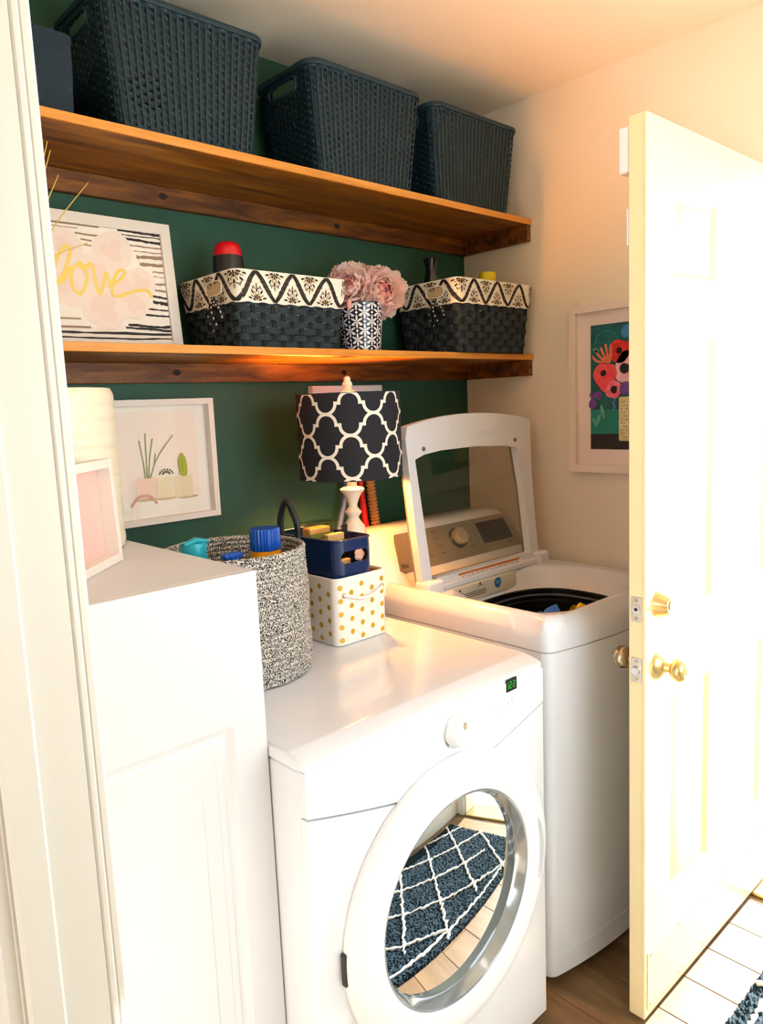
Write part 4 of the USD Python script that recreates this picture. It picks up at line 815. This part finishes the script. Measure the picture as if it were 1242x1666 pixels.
single('drain_hose', tube(cl_, .0145 + .0022 * np.sign(np.sin(np.arange(len(cl_)) * PI / 2.5)), 16), M('tan_corrugated_plastic', '#d49a5c', .5), 'tan corrugated drain hose beside the red hose', 'hose', (-.52, -.045, .92), smooth=25)

# ------------------------------------------------------------------ washer
WX0, WX1, WYB, WYF = -.738, -.030, -.085, -.858
wash = thing('washer', 'white top loading washer with raised glass lid', 'washer', (-.384, -.48, 0))
def foot(grow=0, front=WYF, bow=.046, r=.03, n=48):
    xs = np.linspace(WX0, WX1, n); xm = (WX0 + WX1) / 2; fy = front - bow * (1 - ((xs - xm) / (WX1 - xm)) ** 2)
    return Polygon([(WX1, WYB), (WX0, WYB)] + list(zip(xs, fy))).buffer(-r).buffer(r + grow, 8)
TUBH = Polygon([(-.378 + .84 * .278 * (abs(math.cos(a)) ** 2.6 + abs(math.sin(a)) ** 2.6) ** (-1 / 2.6) * math.cos(a), -.598 + .84 * .226 * (abs(math.cos(a)) ** 2.6 + abs(math.sin(a)) ** 2.6) ** (-1 / 2.6) * math.sin(a)) for a in np.linspace(0, 2 * PI, 96, endpoint=False)])
bodym = trimesh.creation.extrude_polygon(foot().difference(TUBH), .8575, engine='earcut'); bodym.apply_translation((0, 0, .030))
add(wash, 'body', bodym, W_enamel, 30)
add(wash, 'front_kick', plate(foot(.0012, WYF, .046).difference(sbox(-2, -.80, 1, 1)).difference(foot(-.001)), lambda a, b, h: np.stack([a, b, .032 + h], 1), .06), W_enamel, 30)
add(wash, 'seam', at(trimesh.creation.extrude_polygon(foot(-.0015).difference(TUBH), .006, engine='earcut'), (0, 0, .8845)), M('grey_seam', '#a8a49c', .6), 30)
for x in (WX0 + .06, WX1 - .06):
    for y in (WYF + .05, WYB - .05): add(wash, 'foot', cyl((x, y, 0), (x, y, .031), .02, seg=16), BLACKISH)
# top cover: polar skin from the tub opening to the footprint
OC, OA, OB = np.array((-.378, -.598)), .278, .226; NA = 288
an = np.linspace(0, 2 * PI, NA, endpoint=False)
sup = lambda a: (np.abs(np.cos(a)) ** 2.6 + np.abs(np.sin(a)) ** 2.6) ** (-1 / 2.6)
ex, ey = OA * sup(an) * np.cos(an), OB * sup(an) * np.sin(an)
fp = foot(); bnd = []
for dx, dy in zip(ex, ey):
    d = np.array((dx, dy)) / np.hypot(dx, dy); q = LineString([OC, OC + d * 3]).intersection(fp.exterior)
    q = q if q.geom_type == 'Point' else list(q.geoms)[0]; bnd.append((q.x, q.y))
bnd = np.array(bnd)
def deck(x, y):
    z = .948 + .026 * np.exp(-((x + .703) / .026) ** 2) + .016 * np.exp(-((x + .062) / .03) ** 2) * 0 + .022 * np.exp(-((y + .852) / .022) ** 2)
    return np.minimum(z, .974)
V = []
IN = .80
rowsr = list(np.linspace(IN, 1.0, 12)) + [None] * 14
for k in range(26):
    if k < 12:
        t = rowsr[k]; x, y = OC[0] + ex * t, OC[1] + ey * t; u = (1 - t) / (1 - IN); s_ = u * u * (3 - 2 * u)
        z = deck(x, y) - .064 * np.clip(s_ * .6 + u * .4, 0, 1) - .003
    else:
        w = (k - 11) / 14; w = 1 - (1 - w) ** 1.6; x0_, y0_ = OC[0] + ex, OC[1] + ey
        x, y = x0_ + (bnd[:, 0] - x0_) * w, y0_ + (bnd[:, 1] - y0_) * w; z = deck(x, y)
        dist = np.minimum.reduce([np.hypot(x - bnd[:, 0], y - bnd[:, 1]), np.abs(x - WX0), np.abs(x - WX1) + .02])
        rad = np.where(y < -.75, .034, .022); e_ = np.clip(1 - dist / rad, 0, 1); z = z - rad * (1 - np.sqrt(np.maximum(1 - e_ ** 2, 0)))
    V.append(np.stack([x, y, z], 1))
V.append(np.stack([bnd[:, 0], bnd[:, 1], np.full(NA, .8905)], 1))
Vv = np.concatenate(V); nr_ = len(V)
F = np.array([(i * NA + k, (i + 1) * NA + k, (i + 1) * NA + (k + 1) % NA, i * NA + (k + 1) % NA) for i in range(nr_ - 1) for k in range(NA)])
add(wash, 'top_cover', (Vv, F), W_enamel, 50)
def oval(rows, c=OC):
    V = np.concatenate([np.stack([c[0] + ex * k, c[1] + ey * k, np.full(NA, z)], 1) for k, z in rows]); m = len(rows)
    return V, np.array([(i * NA + k, (i + 1) * NA + k, (i + 1) * NA + (k + 1) % NA, i * NA + (k + 1) % NA) for i in range(m - 1) for k in range(NA)])
DARK = M('black_tub_ring', '#14171c', .22)
tb = add(wash, 'tub_ring', oval([(.86, .888), (.805, .8835), (.795, .882), (.785, .850), (.765, .846), (.755, .848), (.745, .800)]), DARK, 40)
add(tb, 'inner_ring', oval([(.790, .868), (.782, .869), (.778, .863), (.786, .861)]), M('dark_ring_edge', '#59616a', .25), 40)
add(wash, 'drum', oval([(.748, .815), (.75, .56), (.66, .51), (.05, .50), (.001, .50)]), M('drum_steel', '#4c5146', .38, .8), 40)
# console
cp_ = [(-.06, .935), (-.06, 1.098), (-.085, 1.112), (-.160, 1.118), (-.186, 1.111), (-.198, 1.098), (-.292, .957), (-.300, .935)]
def conprof(k):
    zt = lambda z: .935 + (z - .935) * k
    return np.array([(y if k > .99 else y, zt(z)) for y, z in cp_])
V = []
stx = [(-.7375, .50), (-.735, .60), (-.722, .75), (-.695, .89), (-.655, .975), (-.60, 1.0), (-.12, 1.0), (-.075, .985), (-.050, .93), (-.036, .80), (-.0305, .55), (-.030, .45)]
for x, k in stx: q = conprof(k); V.append(np.column_stack([np.full(len(q), x), q]))
n = len(cp_); m = len(V); Vv = np.concatenate(V)
F = [(i * n + k, i * n + (k + 1) % n, (i + 1) * n + (k + 1) % n, (i + 1) * n + k) for i in range(m - 1) for k in range(n)]
mm = as_mesh((Vv, np.array(F))); cap0 = [(0, k + 1, k) for k in range(1, n - 1)]; cap1 = [((m - 1) * n, (m - 1) * n + k, (m - 1) * n + k + 1) for k in range(1, n - 1)]
con = add(wash, 'console', trimesh.Trimesh(mm.vertices, np.vstack([mm.faces, cap0, cap1]), process=False), W_enamel, 45)
cn = np.array((0, -.141, -.094)); cn = np.array((0, -.141, .094)) ; cn = cn / np.linalg.norm(cn)          # outward normal of the slanted face
cfn = lambda a, b, h: np.stack([a, -.198 - (1.098 - b) * (.094 / .141), b], 1) + np.outer(h, cn)
SILV = M('silver_panel', '#a39c90', .35, .55)
pan = Polygon([(-.604, 1.094), (-.616, 1.075), (-.645, .995), (-.63, .987), (-.055, .987), (-.043, .992), (-.066, 1.090), (-.078, 1.094)]).buffer(-.004).buffer(.004)
add(con, 'control_panel', plate(pan, lambda a, b, h: cfn(a, b, h + .0002), .0015), SILV, 20)
kc_ = cfn(np.array([-.342]), np.array([1.048]), np.array([.0015]))[0]
add(con, 'dial', lathe([(.036, 0), (.036, .005), (.034, .008), (.031, .009)], kc_, cn, 40), M('dark_chrome', '#4c5458', .2, .8), 30)
add(con, 'dial_cap', lathe([(.030, 0), (.0295, .020), (.026, .027), (.023, .0275), (0, .0275)], kc_, cn, 40), M('satin_silver', '#cfc6b4', .3, .6), 30)
SCR = M('dark_screen', '#0d1c2c', .08)
add(con, 'screen', plate(Polygon([(-.228, 1.079), (-.073, 1.079), (-.069, 1.014), (-.228, 1.014)]).buffer(-.002).buffer(.002), lambda a, b, h: cfn(a, b, h + .0017), .0008), SCR, 20)
mk = []
for x, z in ((-.441, 1.078), (-.436, 1.058), (-.436, 1.036), (-.436, 1.014), (-.292, 1.080), (-.291, 1.057), (-.290, 1.036), (-.289, 1.014)):
    mk += [sbox(x - .011, z + .0006, x + .011, z + .0022)]
for x, z in ((-.52, 1.049), (-.497, 1.046), (-.542, 1.017), (-.525, 1.017), (-.508, 1.017), (-.49, 1.017), (-.255, 1.046)): mk.append(Point(x, z).buffer(.0042).difference(Point(x, z).buffer(.0028)))
mk += [sbox(-.265, 1.026, -.25, 1.0275), sbox(-.115, 1.0025, -.082, 1.0045)]
add(con, 'panel_print', plate(unary_union(mk), lambda a, b, h: cfn(a, b, h + .0021)), M('charcoal_print', '#3a3630', .6), False)
LETR = M('dark_letter_print', '#211e1b', .6)
add(con, 'logo_print', plate(unary_union([LineString(smoothline(p, 5)).buffer(.0011, 2) for p in ([(-.632, 1.000), (-.627, 1.012), (-.625, 1.0)], [(-.621, 1.0), (-.621, 1.008), (-.616, 1.008), (-.616, 1.0)], [(-.611, 1.008), (-.612, 1.001), (-.606, 1.002), (-.606, 1.008)])]), lambda a, b, h: cfn(a, b, h + .0021)), LETR, False)
# lid
LT = .055 / .482
lfn_ = lambda a, b, h: np.stack([a, -.372 + (b - .955) * LT - h, b], 1)
lo_ = Polygon([(-.668, .965), (-.674, 1.126), (-.672, 1.395)] + [(x, 1.459 - .030 * ((x + .372) / .30) ** 2) for x in np.linspace(-.66, -.07, 24)] + [(-.070, 1.415), (-.080, 1.36), (-.092, 1.25), (-.100, 1.10), (-.103, .965)]).buffer(-.010).buffer(.010)
gl = Polygon([(-.643, 1.335), (-.60, 1.347), (-.528, 1.354), (-.366, 1.356), (-.22, 1.348), (-.158, 1.338), (-.146, 1.20), (-.1455, .985), (-.629, .985)]).buffer(-.006).buffer(.006)
lid = add(wash, 'lid', plate(lo_.difference(gl), lambda a, b, h: lfn_(a, b, h - .010), .026), W_plastic, 40)
add(lid, 'lid_back', plate(lo_.buffer(-.003).difference(gl.buffer(.001)), lambda a, b, h: lfn_(a, b, h - .020), .010), M('grey_lid_shell', '#8d8880', .35), 40)
add(lid, 'lid_glass', plate(gl.buffer(.004), lambda a, b, h: lfn_(a, b, h - .012), .004), pane('lid_glass', (.93, .94, .91), 1.3), 20)
add(lid, 'grip', plate(sbox(-.47, 1.405, -.24, 1.438).buffer(.006), lambda a, b, h: lfn_(a, b, h + .0155), .002), W_plastic, 30)
for x, z in ((-.603, 1.363), (-.166, 1.363)): add(lid, 'bumper', lathe([(.007, 0), (.006, .003), (0, .0035)], lfn_(np.array([x]), np.array([z]), np.array([.016]))[0], (0, -1, 0), 16), M('grey_rubber', '#6f6a60', .6), 30)
add(lid, 'hinge_bar', cbox((-.60, -.402, .946), (-.13, -.362, .966), .004), W_plastic)
for x0_, x1_ in ((-.672, -.60), (-.13, -.07)): add(lid, 'hinge', rbox((x0_, -.41, .935), (x1_, -.350, .985), .012, 16), W_plastic, 40)
WARN = M('orange_warning_print', '#d2691e', .6)
bar = lambda a, b, h: lfn_(a, b, h + .0163)
add(lid, 'warning_stripe', plate(sbox(-.515, .974, -.212, .980), bar), WARN, False)
add(lid, 'warning_label', plate(sbox(-.535, .9655, -.195, .9735), bar), PAPER, False)
add(lid, 'warning_print', plate(unary_union([sbox(-.50 + i * .022, .9665 + (j * .0024), -.50 + i * .022 + (.019 if (i * 7 + j * 3) % 5 else .010), .9675 + j * .0024) for i in range(13) for j in range(3)]), lambda a, b, h: lfn_(a, b, h + .0165)), M('grey_print', '#7c766c', .6), False)
add(wash, 'label_panel', cbox((-.62, -.4115, .895), (-.262, -.385, .947), .002), M('ivory_label_plastic', '#d9d2bf', .5))
lp_ = lambda k: lambda a, b, h: np.stack([a * .976 - .0523, np.full(len(a), -.4117 - .0002 * k) - h, b * .976 + .0358], 1)
add(wash, 'label_print', plate(unary_union([Point(-.497, .896).buffer(.009).difference(Point(-.497, .896).buffer(.0035)), Point(-.50, .921).buffer(.004), sbox(-.515, .911, -.485, .913), sbox(-.415, .921, -.39, .923), Point(-.403, .928).buffer(.004)] + [sbox(-.48, .893 + k * .006, -.375, .8952 + k * .006) for k in range(3)]), lp_(1)), LETR, False)
bs = add(wash, 'round_sticker', plate(Point(-.315, .914).buffer(.0165), lp_(0), .0006), M('blue_sticker', '#1e6fae', .4), False)
add(bs, 'sticker_print', plate(unary_union([sbox(-.325, .916, -.305, .919), sbox(-.322, .910, -.308, .9125)]), lp_(5)), M('pale_blue_print', '#a9cfe6', .5), False)
# laundry hanging over the front of the drum
gx, gy = np.meshgrid(np.linspace(-1, 1, 28), np.linspace(-1, 1, 20))
px_ = -.565 + .060 * gx; py_ = -.735 + .050 * gy; zz_ = .936 + .022 * (meshkit.noise(np.stack([gx * 2.2, gy * 2.2, 0 * gx], -1), 3) - .5) + np.where(gy < 0, -.034 * gy ** 2, -.05 * gy ** 2)
V = np.stack([px_ + .012 * np.sin(gy * 4), py_, zz_], -1).reshape(-1, 3)
F = np.array([(i * 28 + k, i * 28 + k + 1, (i + 1) * 28 + k + 1, (i + 1) * 28 + k) for i in range(19) for k in range(27)])
V2 = V - (0, 0, .006)
single('laundry', J((V, F), (V2, F[:, ::-1])), M('blue_cotton', '#2464c8', .8, bump=(300, .4)), 'blue garment lying over the front edge of the washer tub', 'clothes', (-.56, -.74, .89), smooth=True)
gx, gy = np.meshgrid(np.linspace(-1, 1, 14), np.linspace(-1, 1, 10))
V = np.stack([-.470 + .026 * gx, -.774 + .018 * gy, .940 + np.where(gy < 0, -.03 * gy ** 2, -.03 * gy ** 2) + .004 * np.sin(gx * 5)], -1).reshape(-1, 3)
F = np.array([(i * 14 + k, i * 14 + k + 1, (i + 1) * 14 + k + 1, (i + 1) * 14 + k) for i in range(9) for k in range(13)])
single('laundry', J((V, F), (V - (0, 0, .005), F[:, ::-1])), M('yellow_cotton', '#e8b916', .8, bump=(300, .4)), 'yellow cloth corner at the front of the washer tub', 'clothes', (-.47, -.775, .90), smooth=True)

# ------------------------------------------------------------------ flower painting on the right wall
fpn = thing('framed_picture', 'white framed painting of red and pink flowers on the cream wall', 'picture', (-.001, -.68, 1.25))
fy0, fy1, fz0, fz1 = -.905, -.4605, 1.250, 1.784
yz = lambda k: (lambda a, b, h: np.stack([-.012 - .0004 * k - h, a, b], 1))
PINKW = M('pale_frame_paint', '#eedfd4', .5)
add(fpn, 'frame', plate(sbox(fy0, fz0, fy1, fz1).difference(sbox(fy0 + .0235, fz0 + .025, fy1 - .0235, fz1 - .0235)), lambda a, b, h: np.stack([-.001 - h, a, b], 1), .026), PINKW, False)
add(fpn, 'mat_board', plate(sbox(fy0 + .02, fz0 + .02, fy1 - .02, fz1 - .02), lambda a, b, h: np.stack([-.006 - h, a, b], 1), .004), M('pale_mat', '#eddcd6', .7), False)
py0, py1, pz0_, pz1_ = -.835, -.532, 1.325, 1.7185
def brushed(name, a, b, sc): return M(name, a, .6, var=(sc, b))
add(fpn, 'canvas', plate(sbox(py0, pz0_, py1, pz1_), yz(0)), brushed('teal_paint', '#123f50', '#0a6a68', 9), False)
add(fpn, 'painted_table', plate(sbox(py0, pz0_, py1, 1.374), yz(1)), brushed('dark_table_paint', '#12161c', '#23201f', 20), False)
add(fpn, 'painted_band', plate(sbox(py0, 1.374, py1, 1.452), yz(1)), brushed('green_paint', '#0b6b66', '#178a7c', 14), False)
def paint(name, shape, fn, mat):
    for q in polys(shape): add(fpn, name, plate(q, fn), mat, False)
def fan(cy, cz, k, sd): return blob(cy, cz, k, 10, sd, .08)
paint('painted_flower', unary_union([fan(-.634, 1.632, .036, 1)]), yz(2), brushed('red_paint', '#c9161c', '#ef3b2c', 60))
paint('painted_flower', unary_union([fan(-.582, 1.562, .040, 2), fan(-.590, 1.535, .030, 9)]), yz(3), brushed('coral_paint', '#f03b56', '#f2605a', 50))
paint('painted_flower', fan(-.616, 1.514, .029, 3), yz(4), brushed('pink_paint', '#f0496e', '#f58a9a', 60))
paint('painted_flower', fan(-.668, 1.575, .052, 4), yz(2), brushed('pale_pink_paint', '#f0b0c0', '#f6cdd2', 40))
paint('painted_flower', unary_union([fan(-.655, 1.517, .020, 5), fan(-.560, 1.497, .013, 6), fan(-.539, 1.499, .010, 7), fan(-.541, 1.472, .016, 8)]), yz(5), brushed('violet_paint', '#5c3a86', '#7a4fa0', 60))
paint('painted_flower', unary_union([fan(-.72, 1.64, .045, 14), fan(-.735, 1.54, .05, 15)]), yz(2), brushed('scarlet_paint', '#d42436', '#f06a50', 50))
hand = [[(-.592, 1.598), (-.555, 1.606), (-.541, 1.620)], [(-.592, 1.600), (-.566, 1.618), (-.552, 1.637)], [(-.594, 1.602), (-.580, 1.622), (-.570, 1.645)], [(-.597, 1.602), (-.592, 1.625), (-.586, 1.654)], [(-.600, 1.600), (-.604, 1.622), (-.604, 1.651)]]
add(fpn, 'painted_sprig', plate(unary_union([LineString(smoothline(p, 5)).buffer(.0042) for p in hand]), yz(3)), brushed('salmon_paint', '#e88a62', '#d86848', 60), False)
paint('painted_centre', unary_union([fan(-.634, 1.632, .010, 20), fan(-.579, 1.566, .010, 21), fan(-.615, 1.514, .012, 22), fan(-.652, 1.578, .016, 23)]), yz(6), M('black_paint', '#101216', .6))
paint('painted_leaf', unary_union([ell(-.560, 1.42, .006, .020, 25), ell(-.575, 1.445, .006, .022, -15), ell(-.548, 1.41, .005, .018, -30), ell(-.552, 1.64, .012, .006, 20)]), yz(3), brushed('sage_paint', '#4d8f7a', '#6fb09a', 60))
paint('painted_leaf', unary_union([ell(-.616, 1.455 + k * .011, .004, .011, 30 * (-1) ** k) for k in range(4)] + [ell(-.655, 1.69, .015, .02, 20)]), yz(3), brushed('blue_paint', '#2c6fae', '#4f93c8', 60))
add(fpn, 'painted_arch', plate(unary_union([LineString(smoothline([(-.545, 1.655), (-.555, 1.682), (-.58, 1.698), (-.61, 1.690), (-.63, 1.672)], 6)).buffer(.0012)] + [LineString([(-.553 - .011 * k, 1.66), (-.556 - .011 * k, 1.69)]).buffer(.0009) for k in range(6)]), yz(2)), M('light_teal_paint', '#2f8a96', .6), False)
add(fpn, 'painted_vase', plate(sbox(-.70, 1.352, -.633, 1.490).buffer(-.006).buffer(.006), yz(4)), brushed('cream_vase_paint', '#e6dcae', '#cfc184', 40), False)
add(fpn, 'vase_marks', plate(unary_union([sbox(-.640 - i * .009 - .004, 1.362 + j * .011, -.640 - i * .009, 1.366 + j * .011) for i in range(6) for j in range(11) if (i + j) % 3]), yz(5)), M('olive_paint', '#8a7a3c', .6), False)

# ------------------------------------------------------------------ rug in front of the machines
rug = thing('rug', 'dark teal shag rug with white lattice lines on the floor', 'rug', (-1.0, -1.59, 0))
rx0, rx1, ry0, ry1 = -1.80, -.16, -1.98, -1.214
nx_, ny_ = 420, 200; gx, gy = np.meshgrid(np.linspace(rx0, rx1, nx_), np.linspace(ry0, ry1, ny_))
hz_ = .011 + .007 * meshkit.noise(np.stack([gx * 230, gy * 230, 0 * gx], -1), 5) + .003 * rng.standard_normal(gx.shape)
ed = np.minimum.reduce([gx - rx0, rx1 - gx, gy - ry0, ry1 - gy]); hz_ = np.where(ed < .001, .001, hz_)
V = np.stack([gx + .0012 * rng.standard_normal(gx.shape), gy + .0012 * rng.standard_normal(gx.shape), hz_], -1).reshape(-1, 3)
F = np.array([(i * nx_ + k, i * nx_ + k + 1, (i + 1) * nx_ + k + 1, (i + 1) * nx_ + k) for i in range(ny_ - 1) for k in range(nx_ - 1)])
add(rug, 'pile', (V, F), M('dark_teal_wool', '#0b1d28', .95, var=(140, '#12303d')), True)
WOOL = M('ivory_wool', '#ece6da', .95, bump=(400, .6))
def yarn(p, q):
    p, q = np.array(p), np.array(q); n = max(int(np.linalg.norm(q - p) / .012), 4); t = np.linspace(0, 1, n)[:, None]; d = (q - p) / np.linalg.norm(q - p); nn = np.array((-d[1], d[0]))
    P = p + (q - p) * t + nn * (.0035 * rng.standard_normal((n, 1))); P = np.column_stack([P, np.full(n, .019) + .002 * rng.standard_normal(n)])
    return tube(P, .0062 * (1 + .3 * rng.standard_normal(n)).clip(.6, 1.5), 7)
reg = sbox(rx0 + .01, ry0 + .01, rx1 - .01, ry1 - .01)
for k in range(-6, 14):
    for a, o in ((28, .0), (118, .08)):
        d = np.array((math.cos(math.radians(a)), math.sin(math.radians(a)))); nn = np.array((-d[1], d[0])); c = np.array((-1.0, -1.6)) + nn * ((k - 4) * .20 + o)
        ln = LineString([c - d * 2, c + d * 2]).intersection(reg)
        if ln.is_empty or ln.length < .05: continue
        p, q = np.array(ln.coords[0]), np.array(ln.coords[-1])
        cut = .18 + .25 * rng.random()
        if ln.length > .5 and k % 2: add(rug, 'lattice_line', yarn(p, p + (q - p) * (1 - cut * .4)), WOOL, True)
        else: add(rug, 'lattice_line', yarn(p, q), WOOL, True)
add(rug, 'edge_line', yarn((rx0 + .02, ry1 - .045), (rx1 - .02, ry1 - .045)), WOOL, True)
# unseen ceiling lamp above the rug, placed to light walls and machine tops
cl0 = thing('unseen_ceiling_light', 'unseen round ceiling light placed above the rug to light the room', 'lamp', (-1.1, -1.5, H))
add(cl0, 'canopy', lathe([(.15, 0), (.15, -.03), (.145, -.035), (0, -.035)], cl0.base, seg=48), W_trim, 30)
add(cl0, 'diffuser', lathe([(.143, -.035), (.14, -.06), (.11, -.085), (.05, -.098), (0, -.10)], cl0.base, seg=48), emit('unseen_ceiling_diffuser', '#fff0dc', 5.0), True)
